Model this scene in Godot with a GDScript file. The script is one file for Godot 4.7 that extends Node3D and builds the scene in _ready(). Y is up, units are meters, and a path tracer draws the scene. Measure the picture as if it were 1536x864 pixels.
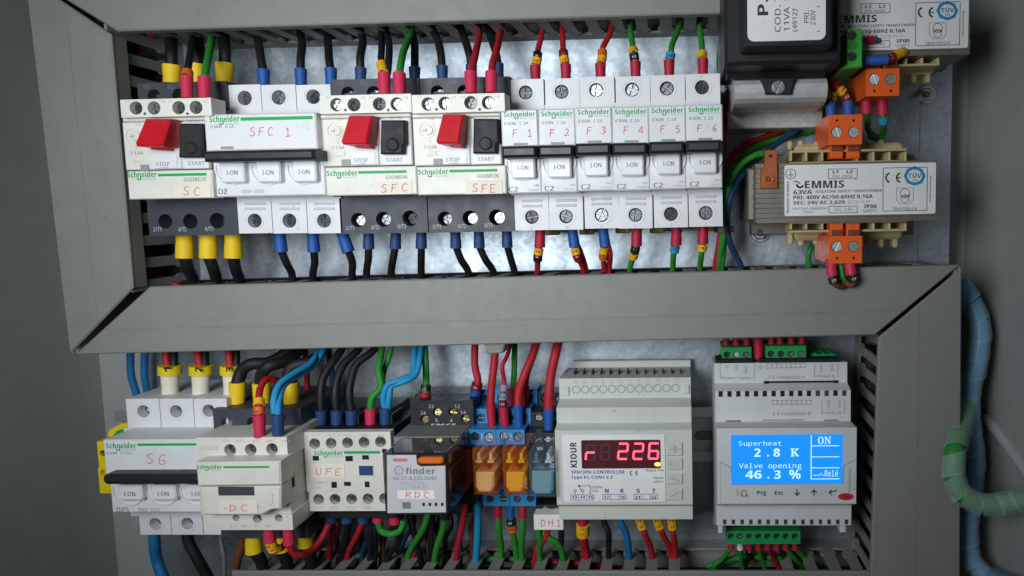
extends Node3D
# An open control cabinet: wiring ducts round two rows of rail-mounted devices.
# Lengths in the helpers are millimetres for depths and radii; W() turns a photo pixel plus the depth of the
# surface it lies on (mm in front of the mounting plate) into a point in metres.

const F := 1050.0
const DIST := 416.0
const FOOT := Vector2(1020, 315)
const MM := 0.001
var cam_basis: Basis
var pp: Vector2
var M := {}
var counts := {}
var cur: Node3D
var org := Vector3.ZERO
var texts := {}
var fonts := {}
var screw_mesh: ArrayMesh
var slot_mesh: ArrayMesh
var rng := RandomNumberGenerator.new()

# ---------------------------------------------------------------- camera maths
func setup_lens():
	cam_basis = Basis(Vector3.UP, deg_to_rad(2.0)) * Basis(Vector3.RIGHT, deg_to_rad(-5.0)) * Basis(Vector3(0, 0, 1), deg_to_rad(-1.0))
	var d := cam_basis.transposed() * Vector3(0, 0, -1)
	pp = Vector2(FOOT.x - F * d.x / -d.z, FOOT.y + F * d.y / -d.z)

func W(x: float, y: float, z: float) -> Vector3:
	var d := cam_basis * Vector3((x - pp.x) / F, -(y - pp.y) / F, -1.0)
	return (Vector3(0, 0, DIST) + d * ((z - DIST) / d.z)) * MM

func R(r: Array, z: float) -> Array:
	var mx: float = (r[0] + r[2]) / 2.0
	var my: float = (r[1] + r[3]) / 2.0
	return [W(r[0], my, z).x, W(mx, r[3], z).y, W(r[2], my, z).x, W(mx, r[1], z).y]

func S(px: float, z: float) -> float:
	return px * (DIST - z) / F * MM

# ---------------------------------------------------------------- mesh building
func mb() -> SurfaceTool:
	var st := SurfaceTool.new()
	st.begin(Mesh.PRIMITIVE_TRIANGLES)
	return st

func t3(st: SurfaceTool, a: Vector3, b: Vector3, c: Vector3, h: Vector3):
	var n := (b - a).cross(c - a)
	if n.length_squared() < 1e-22: return
	n = n.normalized()
	if n.dot(h) < 0.0:
		n = -n
		st.set_normal(n); st.add_vertex(a); st.set_normal(n); st.add_vertex(b); st.set_normal(n); st.add_vertex(c)
	else:
		st.set_normal(n); st.add_vertex(a); st.set_normal(n); st.add_vertex(c); st.set_normal(n); st.add_vertex(b)

func q4(st: SurfaceTool, a: Vector3, b: Vector3, c: Vector3, d: Vector3, h: Vector3):
	t3(st, a, b, c, h); t3(st, a, c, d, h)

# smooth quad with given normals
func qs(st: SurfaceTool, a: Vector3, b: Vector3, c: Vector3, d: Vector3, na: Vector3, nb: Vector3, nc: Vector3, nd: Vector3):
	for tri in [[a, b, c, na, nb, nc], [a, c, d, na, nc, nd]]:
		var n: Vector3 = (tri[1] - tri[0]).cross(tri[2] - tri[0])
		var o := [0, 2, 1] if n.dot(tri[3] + tri[4] + tri[5]) > 0.0 else [0, 1, 2]
		for k in o:
			st.set_normal(tri[3 + k]); st.add_vertex(tri[k])

func inset(poly: PackedVector2Array, b: float) -> PackedVector2Array:
	var n := poly.size()
	var area := 0.0
	for i in n: area += poly[i].cross(poly[(i + 1) % n])
	var sg := 1.0 if area > 0 else -1.0
	var out := PackedVector2Array()
	for i in n:
		var p := poly[i]
		var e0 := (p - poly[(i + n - 1) % n]).normalized()
		var e1 := (poly[(i + 1) % n] - p).normalized()
		var n0 := Vector2(-e0.y, e0.x) * sg
		var n1 := Vector2(-e1.y, e1.x) * sg
		var m := n0 + n1
		var k := maxf(1.0 + n0.dot(n1), 0.25)
		out.append(p + m * (b / k))
	return out

# prism along z from polygon (metres); z in mm; bevel in mm at the front edge
func prism(st: SurfaceTool, poly: PackedVector2Array, z0: float, z1: float, bev := 0.0, back := true):
	var n := poly.size()
	var area := 0.0
	for i in n: area += poly[i].cross(poly[(i + 1) % n])
	var b := bev * MM
	var za := z0 * MM
	var zb := z1 * MM - b
	var zc := z1 * MM
	var ins := inset(poly, b) if b > 0.0 else poly
	for i in n:
		var p := poly[i]
		var r := poly[(i + 1) % n]
		var e := r - p
		var h := Vector3(e.y, -e.x, 0)
		if area < 0: h = -h
		q4(st, Vector3(p.x, p.y, za), Vector3(r.x, r.y, za), Vector3(r.x, r.y, zb), Vector3(p.x, p.y, zb), h)
		if b > 0.0:
			var i0 := ins[i]
			var i1 := ins[(i + 1) % n]
			q4(st, Vector3(p.x, p.y, zb), Vector3(r.x, r.y, zb), Vector3(i1.x, i1.y, zc), Vector3(i0.x, i0.y, zc), h.normalized() + Vector3(0, 0, 1))
	var tri := Geometry2D.triangulate_polygon(ins)
	for k in range(0, tri.size(), 3):
		var a := ins[tri[k]]
		var c := ins[tri[k + 1]]
		var d := ins[tri[k + 2]]
		t3(st, Vector3(a.x, a.y, zc), Vector3(c.x, c.y, zc), Vector3(d.x, d.y, zc), Vector3(0, 0, 1))
		if back:
			var a2 := poly[tri[k]]
			var c2 := poly[tri[k + 1]]
			var d2 := poly[tri[k + 2]]
			t3(st, Vector3(a2.x, a2.y, za), Vector3(c2.x, c2.y, za), Vector3(d2.x, d2.y, za), Vector3(0, 0, -1))

func rpoly(r: Array, rad := 0.0, n := 4) -> PackedVector2Array:
	var out := PackedVector2Array()
	if rad <= 0.0:
		return PackedVector2Array([Vector2(r[0], r[1]), Vector2(r[2], r[1]), Vector2(r[2], r[3]), Vector2(r[0], r[3])])
	var k := minf(rad * MM, minf(r[2] - r[0], r[3] - r[1]) * 0.49)
	var cs := [[r[2] - k, r[3] - k, 0.0], [r[0] + k, r[3] - k, PI / 2], [r[0] + k, r[1] + k, PI], [r[2] - k, r[1] + k, PI * 1.5]]
	for c in cs:
		for i in n + 1:
			var a: float = c[2] + PI / 2 * i / n
			out.append(Vector2(c[0] + cos(a) * k, c[1] + sin(a) * k))
	return out

# box whose front matches a pixel rectangle at depth zf
func pb(st: SurfaceTool, r: Array, zb: float, zf: float, bev := 0.4, rad := 0.0):
	prism(st, rpoly(R(r, zf), rad), zb, zf, bev)

func wb(st: SurfaceTool, xl: float, yb: float, z0: float, xr: float, yt: float, z1: float, bev := 0.0):
	prism(st, rpoly([xl, yb, xr, yt]), z0, z1, bev)

# polygon of pixels at depth z -> metres
func ppoly(pts: Array, z: float) -> PackedVector2Array:
	var out := PackedVector2Array()
	for p in pts:
		var w := W(p[0], p[1], z)
		out.append(Vector2(w.x, w.y))
	return out

# box with round recesses in its front; holes: [cx, cy, r] in pixels at zf, one row left to right
func holed(st: SurfaceTool, r: Array, zb: float, zf: float, holes: Array, deep := 8.0, n := 20):
	var w := R(r, zf)
	var za := zb * MM
	var z := zf * MM
	q4(st, Vector3(w[0], w[1], za), Vector3(w[0], w[3], za), Vector3(w[0], w[3], z), Vector3(w[0], w[1], z), Vector3(-1, 0, 0))
	q4(st, Vector3(w[2], w[1], za), Vector3(w[2], w[3], za), Vector3(w[2], w[3], z), Vector3(w[2], w[1], z), Vector3(1, 0, 0))
	q4(st, Vector3(w[0], w[3], za), Vector3(w[2], w[3], za), Vector3(w[2], w[3], z), Vector3(w[0], w[3], z), Vector3(0, 1, 0))
	q4(st, Vector3(w[0], w[1], za), Vector3(w[2], w[1], za), Vector3(w[2], w[1], z), Vector3(w[0], w[1], z), Vector3(0, -1, 0))
	q4(st, Vector3(w[0], w[1], za), Vector3(w[2], w[1], za), Vector3(w[2], w[3], za), Vector3(w[0], w[3], za), Vector3(0, 0, -1))
	var cs := []
	for h in holes:
		var c := W(h[0], h[1], zf)
		cs.append([c.x, c.y, S(h[2], zf)])
	for i in cs.size():
		var x0: float = w[0] if i == 0 else (cs[i - 1][0] + cs[i][0]) / 2.0
		var x1: float = w[2] if i == cs.size() - 1 else (cs[i][0] + cs[i + 1][0]) / 2.0
		hole_cell(st, x0, w[1], x1, w[3], z, cs[i][0], cs[i][1], cs[i][2], deep * MM, n)
	if cs.is_empty():
		q4(st, Vector3(w[0], w[1], z), Vector3(w[2], w[1], z), Vector3(w[2], w[3], z), Vector3(w[0], w[3], z), Vector3(0, 0, 1))

func hole_cell(st: SurfaceTool, x0: float, y0: float, x1: float, y1: float, z: float, cx: float, cy: float, r: float, deep: float, n: int):
	r = minf(r, minf(minf(cx - x0, x1 - cx), minf(cy - y0, y1 - cy)) * 0.96)
	var angs := []
	for i in n: angs.append(TAU * i / n)
	for c in [[x1, y1], [x0, y1], [x0, y0], [x1, y0]]: angs.append(fposmod(atan2(c[1] - cy, c[0] - cx), TAU))
	angs.sort()
	var m := angs.size()
	for i in m:
		var a: float = angs[i]
		var b: float = angs[(i + 1) % m]
		if i == m - 1: b += TAU
		if b - a < 1e-5: continue
		var pa := Vector2(cos(a), sin(a))
		var pb2 := Vector2(cos(b), sin(b))
		var oa := ray_box(pa, x0 - cx, y0 - cy, x1 - cx, y1 - cy)
		var ob := ray_box(pb2, x0 - cx, y0 - cy, x1 - cx, y1 - cy)
		var ia := Vector3(cx + pa.x * r, cy + pa.y * r, z)
		var ib := Vector3(cx + pb2.x * r, cy + pb2.y * r, z)
		q4(st, ia, ib, Vector3(cx + ob.x, cy + ob.y, z), Vector3(cx + oa.x, cy + oa.y, z), Vector3(0, 0, 1))
		var dz := Vector3(0, 0, deep)
		q4(st, ia, ib, ib - dz, ia - dz, -Vector3(pa.x, pa.y, 0))
		t3(st, ia - dz, ib - dz, Vector3(cx, cy, z - deep), Vector3(0, 0, 1))

func ray_box(d: Vector2, x0: float, y0: float, x1: float, y1: float) -> Vector2:
	var t := 1e9
	if d.x > 1e-9: t = minf(t, x1 / d.x)
	if d.x < -1e-9: t = minf(t, x0 / d.x)
	if d.y > 1e-9: t = minf(t, y1 / d.y)
	if d.y < -1e-9: t = minf(t, y0 / d.y)
	return d * t

func ring(st: SurfaceTool, cx: float, cy: float, z: float, r0: float, r1: float, h: float, n := 24, a0 := 0.0, a1 := TAU):
	var c := W(cx, cy, z)
	var s0 := S(r0, z)
	var s1 := S(r1, z)
	var up := Vector3(0, 0, h * MM)
	for i in n:
		var a := a0 + (a1 - a0) * i / n
		var b := a0 + (a1 - a0) * (i + 1) / n
		var da := Vector3(cos(a), sin(a), 0)
		var db := Vector3(cos(b), sin(b), 0)
		q4(st, c + da * s0 + up, c + db * s0 + up, c + db * s1 + up, c + da * s1 + up, Vector3(0, 0, 1))
		q4(st, c + da * s1, c + db * s1, c + db * s1 + up, c + da * s1 + up, da)
		q4(st, c + da * s0, c + db * s0, c + db * s0 + up, c + da * s0 + up, -da)

func cyl(st: SurfaceTool, cx: float, cy: float, z0: float, z1: float, r: float, n := 20, bev := 0.3):
	var c := W(cx, cy, z1)
	var s := S(r, z1)
	var poly := PackedVector2Array()
	for i in n: poly.append(Vector2(c.x + cos(TAU * i / n) * s, c.y + sin(TAU * i / n) * s))
	prism(st, poly, z0, z1, bev)

func smooth_path(pts: Array, sub := 6) -> Array:
	if pts.size() == 2: return pts
	var out := []
	for i in pts.size() - 1:
		var p0: Vector3 = pts[maxi(i - 1, 0)]
		var p1: Vector3 = pts[i]
		var p2: Vector3 = pts[i + 1]
		var p3: Vector3 = pts[mini(i + 2, pts.size() - 1)]
		for k in sub:
			out.append(p1.cubic_interpolate(p2, p0, p3, float(k) / sub))
	out.append(pts[-1])
	return out

func frames(path: Array) -> Array:
	var out := []
	var u := Vector3.ZERO
	for i in path.size():
		var d: Vector3 = (path[mini(i + 1, path.size() - 1)] - path[maxi(i - 1, 0)]).normalized()
		if u == Vector3.ZERO:
			u = d.cross(Vector3(0, 0, 1))
			if u.length() < 0.1: u = d.cross(Vector3(0, 1, 0))
		u = (u - d * u.dot(d)).normalized()
		out.append([d, u, d.cross(u).normalized()])
	return out

# swept tube; radii one number or one for each point (mm)
func tube(st: SurfaceTool, path: Array, radii, sides := 10, caps := true):
	var fr := frames(path)
	var rr := func(i): return (radii[i] if radii is Array else radii) * MM
	for i in path.size() - 1:
		for k in sides:
			var a := TAU * k / sides
			var b := TAU * (k + 1) / sides
			var n0: Vector3 = fr[i][1] * cos(a) + fr[i][2] * sin(a)
			var n1: Vector3 = fr[i][1] * cos(b) + fr[i][2] * sin(b)
			var m0: Vector3 = fr[i + 1][1] * cos(a) + fr[i + 1][2] * sin(a)
			var m1: Vector3 = fr[i + 1][1] * cos(b) + fr[i + 1][2] * sin(b)
			qs(st, path[i] + n0 * rr.call(i), path[i] + n1 * rr.call(i), path[i + 1] + m1 * rr.call(i + 1), path[i + 1] + m0 * rr.call(i + 1), n0, n1, m1, m0)
	if caps:
		for e in [0, path.size() - 1]:
			var h: Vector3 = -fr[e][0] if e == 0 else fr[e][0]
			for k in sides:
				var a := TAU * k / sides
				var b := TAU * (k + 1) / sides
				t3(st, path[e], path[e] + (fr[e][1] * cos(a) + fr[e][2] * sin(a)) * rr.call(e), path[e] + (fr[e][1] * cos(b) + fr[e][2] * sin(b)) * rr.call(e), h)

# ---------------------------------------------------------------- nodes
func numbered(called: String) -> String:
	counts[called] = counts.get(called, 0) + 1
	return called if counts[called] == 1 else "%s_%03d" % [called, counts[called] - 1]

func begin(called: String, label: String, category: String, px: float, py: float, group := "", z := 0.0):
	cur = Node3D.new()
	cur.name = numbered(called)
	add_child(cur)
	org = W(px, py, z)
	cur.position = org
	cur.set_meta("label", label)
	cur.set_meta("category", category)
	if group: cur.set_meta("group", group)
	texts = {}

func part(st: SurfaceTool, called: String, m: String, parent: Node3D = null, label := "") -> MeshInstance3D:
	var o := MeshInstance3D.new()
	o.mesh = st.commit()
	o.name = called
	o.material_override = M[m]
	if parent == null or parent == cur:
		o.position = -org
		cur.add_child(o, true)
	else:
		parent.add_child(o, true)
	if label: o.set_meta("label", label)
	return o

func bpart(called: String, m: String, r: Array, zb: float, zf: float, bev := 0.4, rad := 0.0, parent: Node3D = null) -> MeshInstance3D:
	var st := mb()
	pb(st, r, zb, zf, bev, rad)
	return part(st, called, m, parent)

func struct(st: SurfaceTool, called: String, m: String) -> MeshInstance3D:
	var o := MeshInstance3D.new()
	o.mesh = st.commit()
	o.name = called
	o.material_override = M[m]
	o.set_meta("kind", "structure")
	add_child(o)
	return o

func done():
	for k in texts:
		var o := MeshInstance3D.new()
		o.mesh = texts[k].commit()
		o.name = "lettering"
		o.material_override = M[k]
		o.position = -org
		cur.add_child(o, true)
	texts = {}

# ---------------------------------------------------------------- lettering
func font(kind: String) -> Font:
	if not fonts.has(kind):
		var f := SystemFont.new()
		f.font_names = PackedStringArray([{"s": "Droid Sans", "b": "Droid Sans", "m": "Droid Sans Mono", "f": "Droid Serif"}[kind]])
		f.font_weight = 700 if kind in ["b", "f"] else 400
		fonts[kind] = f
	return fonts[kind]

func tst(m: String) -> SurfaceTool:
	if not texts.has(m):
		texts[m] = mb()
	return texts[m]

# lettering fitted to a pixel rectangle on the surface at depth z; turn 90 reads upwards
func tx(s: String, r: Array, z: float, m := "ink", kind := "s", turn := 0, lift := 0.12):
	var t := TextMesh.new()
	t.text = s
	t.font = font(kind)
	t.font_size = 32
	t.pixel_size = 0.01
	t.depth = 0.0
	t.curve_step = 3.0
	var a := t.get_aabb()
	if a.size.x <= 0.0 or a.size.y <= 0.0: return
	var w := R(r, z)
	var sx: float = w[2] - w[0]
	var sy: float = w[3] - w[1]
	var b: Basis
	var k: Vector3
	if turn == 90:
		k = Vector3(sy / a.size.x, sx / a.size.y, 1)
		b = Basis(Vector3(0, 0, 1), PI / 2) * Basis.from_scale(k)
	else:
		k = Vector3(sx / a.size.x, sy / a.size.y, 1)
		b = Basis.from_scale(k)
	var c := Vector3((w[0] + w[2]) / 2.0, (w[1] + w[3]) / 2.0, (z + lift) * MM)
	var mid := Vector3(a.position.x + a.size.x / 2, a.position.y + a.size.y / 2, a.position.z)
	var tr := Transform3D(b, c - b * mid)
	var arr := t.get_mesh_arrays()
	var st := tst(m)
	var vs: PackedVector3Array = arr[Mesh.ARRAY_VERTEX]
	var ix = arr[Mesh.ARRAY_INDEX]
	if ix == null or ix.size() == 0:
		ix = range(vs.size())
	for i in range(0, ix.size(), 3):
		t3(st, tr * vs[ix[i]], tr * vs[ix[i + 1]], tr * vs[ix[i + 2]], Vector3(0, 0, 1))

# flat printed bar / outline
func bar(r: Array, z: float, m := "ink", lift := 0.12):
	var w := R(r, z)
	var zz := (z + lift) * MM
	q4(tst(m), Vector3(w[0], w[1], zz), Vector3(w[2], w[1], zz), Vector3(w[2], w[3], zz), Vector3(w[0], w[3], zz), Vector3(0, 0, 1))

func outline(r: Array, z: float, t := 0.8, m := "ink"):
	bar([r[0], r[1], r[2], r[1] + t], z, m); bar([r[0], r[3] - t, r[2], r[3]], z, m)
	bar([r[0], r[1] + t, r[0] + t, r[3] - t], z, m); bar([r[2] - t, r[1] + t, r[2], r[3] - t], z, m)

func stroke(pts: Array, z: float, wpx: float, m := "ink", lift := 0.12):
	var st := tst(m)
	for i in pts.size() - 1:
		var a := W(pts[i][0], pts[i][1], z + lift)
		var b := W(pts[i + 1][0], pts[i + 1][1], z + lift)
		var d := (b - a).normalized()
		var s := Vector3(-d.y, d.x, 0) * S(wpx, z) / 2
		var e := d * S(wpx, z) * 0.3
		q4(st, a - s - e, a + s - e, b + s + e, b - s + e, Vector3(0, 0, 1))

func circ(cx: float, cy: float, rr: float, z: float, wpx := 0.8, m := "ink", a0 := 0.0, a1 := TAU, n := 20):
	var p := []
	for i in n + 1: p.append([cx + cos(a0 + (a1 - a0) * i / n) * rr, cy + sin(a0 + (a1 - a0) * i / n) * rr])
	stroke(p, z, wpx, m)

func dot(cx: float, cy: float, rx: float, ry: float, z: float, m := "ink", n := 16, lift := 0.12):
	var st := tst(m)
	var c := W(cx, cy, z + lift)
	for i in n:
		t3(st, c, W(cx + cos(TAU * i / n) * rx, cy + sin(TAU * i / n) * ry, z + lift), W(cx + cos(TAU * (i + 1) / n) * rx, cy + sin(TAU * (i + 1) / n) * ry, z + lift), Vector3(0, 0, 1))

const HAND := {
	"S": [[[0.9, 0.1], [0.5, 0.0], [0.15, 0.18], [0.3, 0.42], [0.75, 0.6], [0.8, 0.85], [0.4, 1.0], [0.0, 0.92]]],
	"F": [[[0.2, 0.02], [0.12, 0.5], [0.05, 1.0]], [[0.15, 0.08], [0.6, 0.04], [0.95, 0.0]], [[0.12, 0.52], [0.75, 0.47]]],
	"C": [[[0.9, 0.15], [0.55, 0.0], [0.2, 0.25], [0.08, 0.6], [0.3, 0.95], [0.9, 0.9]]],
	"E": [[[0.15, 0.0], [0.1, 1.0]], [[0.15, 0.02], [0.9, 0.0]], [[0.12, 0.5], [0.75, 0.47]], [[0.1, 1.0], [0.9, 0.96]]],
	"D": [[[0.15, 0.03], [0.12, 1.0]], [[0.0, 0.05], [0.6, 0.1], [0.9, 0.45], [0.7, 0.85], [0.05, 1.0]]],
	"R": [[[0.15, 0.03], [0.12, 1.0]], [[0.1, 0.05], [0.7, 0.05], [0.85, 0.28], [0.6, 0.48], [0.15, 0.5], [0.9, 1.0]]],
	"U": [[[0.12, 0.0], [0.08, 0.6], [0.3, 1.0], [0.7, 0.9], [0.85, 0.0]]],
	"G": [[[0.9, 0.1], [0.5, 0.0], [0.1, 0.5], [0.25, 0.95], [0.75, 0.95], [0.95, 0.7], [0.75, 0.52], [0.4, 0.6]]],
	"H": [[[0.12, 0.0], [0.1, 1.0]], [[0.85, 0.0], [0.82, 1.0]], [[0.1, 0.5], [0.85, 0.48]]],
	"1": [[[0.15, 0.25], [0.5, 0.0], [0.5, 1.0]], [[0.15, 0.98], [0.95, 0.93]]],
	"2": [[[0.1, 0.2], [0.45, 0.0], [0.8, 0.2], [0.6, 0.55], [0.05, 0.97], [0.95, 0.92]]],
	"3": [[[0.1, 0.08], [0.6, 0.0], [0.8, 0.22], [0.4, 0.45], [0.85, 0.7], [0.5, 0.98], [0.05, 0.9]]],
	"4": [[[0.75, 1.0], [0.72, 0.0], [0.1, 0.62], [0.35, 0.75], [0.95, 0.58]]],
	"5": [[[0.85, 0.02], [0.3, 0.0], [0.2, 0.42], [0.7, 0.45], [0.85, 0.75], [0.45, 1.0], [0.1, 0.93]]],
	"6": [[[0.75, 0.0], [0.3, 0.35], [0.15, 0.75], [0.45, 1.0], [0.85, 0.8], [0.7, 0.55], [0.2, 0.65]]],
}

func hand(s: String, r: Array, z: float, wpx := 1.25, m := "red_ink"):
	var n := s.length()
	var cw: float = (r[2] - r[0]) / (n - 0.35)
	for i in n:
		if not HAND.has(s[i]): continue
		var jx := rng.randf_range(-0.06, 0.06)
		var jy := rng.randf_range(-0.08, 0.08)
		for l in HAND[s[i]]:
			var p := []
			for v in l: p.append([r[0] + cw * (i + 0.65 * (v[0] + jx)), r[1] + (r[3] - r[1]) * (v[1] + jy)])
			stroke(p, z, wpx, m)

func brand(x0: float, y0: float, x1: float, y1: float, z: float):
	var h := y1 - y0
	tx("Schneider", [x0, y0, x1, y0 + h * 0.7], z, "green_ink", "b")
	stroke([[x0 + (x1 - x0) * 0.46, y0 + h * 0.6], [x0 + (x1 - x0) * 0.45, y0 + h * 0.95], [x0 + (x1 - x0) * 0.36, y0 + h * 0.97], [x0 + (x1 - x0) * 0.35, y0 + h * 0.78]], z, h * 0.12, "green_ink")
	tx("Electric", [x0 + (x1 - x0) * 0.54, y0 + h * 0.74, x1, y0 + h], z, "pale_green_ink")

# ---------------------------------------------------------------- screws
func make_screws():
	for slotted in [false, true]:
		var st := mb()
		var n := 28
		for i in n:
			var a := TAU * i / n
			var b := TAU * (i + 1) / n
			var da := Vector3(cos(a), sin(a), 0)
			var db := Vector3(cos(b), sin(b), 0)
			t3(st, Vector3(0, 0, -0.28), da + Vector3(0, 0, -0.28), db + Vector3(0, 0, -0.28), Vector3(0, 0, 1))
			q4(st, da + Vector3(0, 0, -1.2), db + Vector3(0, 0, -1.2), db + Vector3(0, 0, -0.28), da + Vector3(0, 0, -0.28), da)
		var g := 0.13
		var parts := 2 if slotted else 4
		for k in parts:
			var poly := PackedVector2Array()
			var c0 := TAU / parts * k
			var half := PI / parts
			if not slotted: poly.append(Vector2.from_angle(c0 + half) * g / sin(half))
			if slotted:
				var th := asin(g / 0.97)
				for i in 11:
					var a := c0 + th + (PI - 2 * th) * i / 10.0
					poly.append(Vector2.from_angle(a) * 0.97)
			else:
				var th := asin(g / 0.97)
				for i in 7:
					var a := c0 + th + (PI / 2 - 2 * th) * i / 6.0
					poly.append(Vector2.from_angle(a) * 0.97)
			prism(st, poly, -280.0, 0.0, 80.0, false)
		if slotted: slot_mesh = st.commit()
		else: screw_mesh = st.commit()

func screw(cx: float, cy: float, r: float, z: float, slotted := false, m := "zinc"):
	var o := MeshInstance3D.new()
	o.mesh = slot_mesh if slotted else screw_mesh
	o.name = "screw"
	o.material_override = M[m]
	var s := S(r, z)
	o.transform = Transform3D(Basis(Vector3(0, 0, 1), rng.randf_range(0, PI)) * Basis(Vector3(1, 0, 0), rng.randf_range(-0.2, 0.2)) * Basis.from_scale(Vector3(s, s, s)), W(cx, cy, z) - org)
	cur.add_child(o, true)
# ---------------------------------------------------------------- materials
func noise_tex(freq: float, lo: float, hi: float, kind := FastNoiseLite.TYPE_SIMPLEX_SMOOTH, seed_ := 1, size := 512, octaves := 4) -> NoiseTexture2D:
	var n := FastNoiseLite.new()
	n.noise_type = kind
	n.frequency = freq
	n.seed = seed_
	n.fractal_octaves = octaves
	if kind == FastNoiseLite.TYPE_CELLULAR:
		n.cellular_return_type = FastNoiseLite.RETURN_CELL_VALUE
	var t := NoiseTexture2D.new()
	t.width = size; t.height = size
	t.seamless = true
	t.noise = n
	var g := Gradient.new()
	g.offsets = PackedFloat32Array([0.0, 1.0])
	g.colors = PackedColorArray([Color(lo, lo, lo), Color(hi, hi, hi)])
	t.color_ramp = g
	return t

var tex_speck: Texture2D
var tex_rough: Texture2D
var tex_bump: Texture2D

func mat(called: String, c: Color, rough := 0.5, metal := 0.0, grain := true) -> StandardMaterial3D:
	var m := StandardMaterial3D.new()
	m.albedo_color = c
	m.roughness = rough
	m.metallic = metal
	if grain:
		m.uv1_triplanar = true
		m.uv1_world_triplanar = true
		m.uv1_scale = Vector3(6.3, 6.3, 6.3)
		m.albedo_texture = tex_speck
		m.roughness_texture = tex_rough
		m.roughness = minf(rough * 1.25, 1.0)
	M[called] = m
	return m

func rgb(r: int, g: int, b: int) -> Color:
	return Color(r / 255.0, g / 255.0, b / 255.0)

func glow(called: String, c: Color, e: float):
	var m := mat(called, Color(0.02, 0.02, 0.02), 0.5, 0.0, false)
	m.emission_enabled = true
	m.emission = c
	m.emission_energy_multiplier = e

func clear(called: String, c: Color, a: float, rough := 0.08):
	var m := mat(called, Color(c.r, c.g, c.b, a), rough, 0.0, false)
	m.transparency = BaseMaterial3D.TRANSPARENCY_ALPHA

# faint grime: fine grain, soft smudges and short scratches, tileable
func scuffed() -> ImageTexture:
	var n := 768
	var im := Image.create(n, n, false, Image.FORMAT_RGB8)
	var r := RandomNumberGenerator.new()
	r.seed = 21
	var f := FastNoiseLite.new()
	f.seed = 4
	f.frequency = 0.012
	f.fractal_octaves = 4
	var v := PackedFloat32Array()
	v.resize(n * n)
	for y in n:
		for x in n:
			var a := TAU * x / n
			var b := TAU * y / n
			var s := f.get_noise_3d(cos(a) * 110.0 + cos(b) * 37.0, sin(a) * 110.0, sin(b) * 110.0 + cos(b) * 70.0)
			v[y * n + x] = 0.965 + s * 0.035 + r.randf_range(-0.012, 0.012)
	for k in 150:
		var x := r.randf() * n
		var y := r.randf() * n
		var t := r.randf() * PI
		var len := r.randf_range(8, 90)
		var bend := r.randf_range(-0.012, 0.012)
		var d := r.randf_range(0.02, 0.08) * (1.0 if r.randf() < 0.45 else -1.0)
		for i in int(len):
			x += cos(t); y += sin(t); t += bend
			var at := posmod(int(y), n) * n + posmod(int(x), n)
			v[at] += d * minf(1.0, 4.0 * minf(i / len, 1.0 - i / len))
	for k in 90:
		var cx := r.randi() % n
		var cy := r.randi() % n
		var rad := r.randi_range(1, 3)
		var d := r.randf_range(-0.16, -0.03)
		for j in range(-rad, rad + 1):
			for i in range(-rad, rad + 1):
				if i * i + j * j <= rad * rad: v[posmod(cy + j, n) * n + posmod(cx + i, n)] += d
	for y in n:
		for x in n:
			var c := clampf(v[y * n + x], 0.0, 1.0)
			im.set_pixel(x, y, Color(c, c, c * 0.995))
	im.generate_mipmaps()
	return ImageTexture.create_from_image(im)

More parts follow.
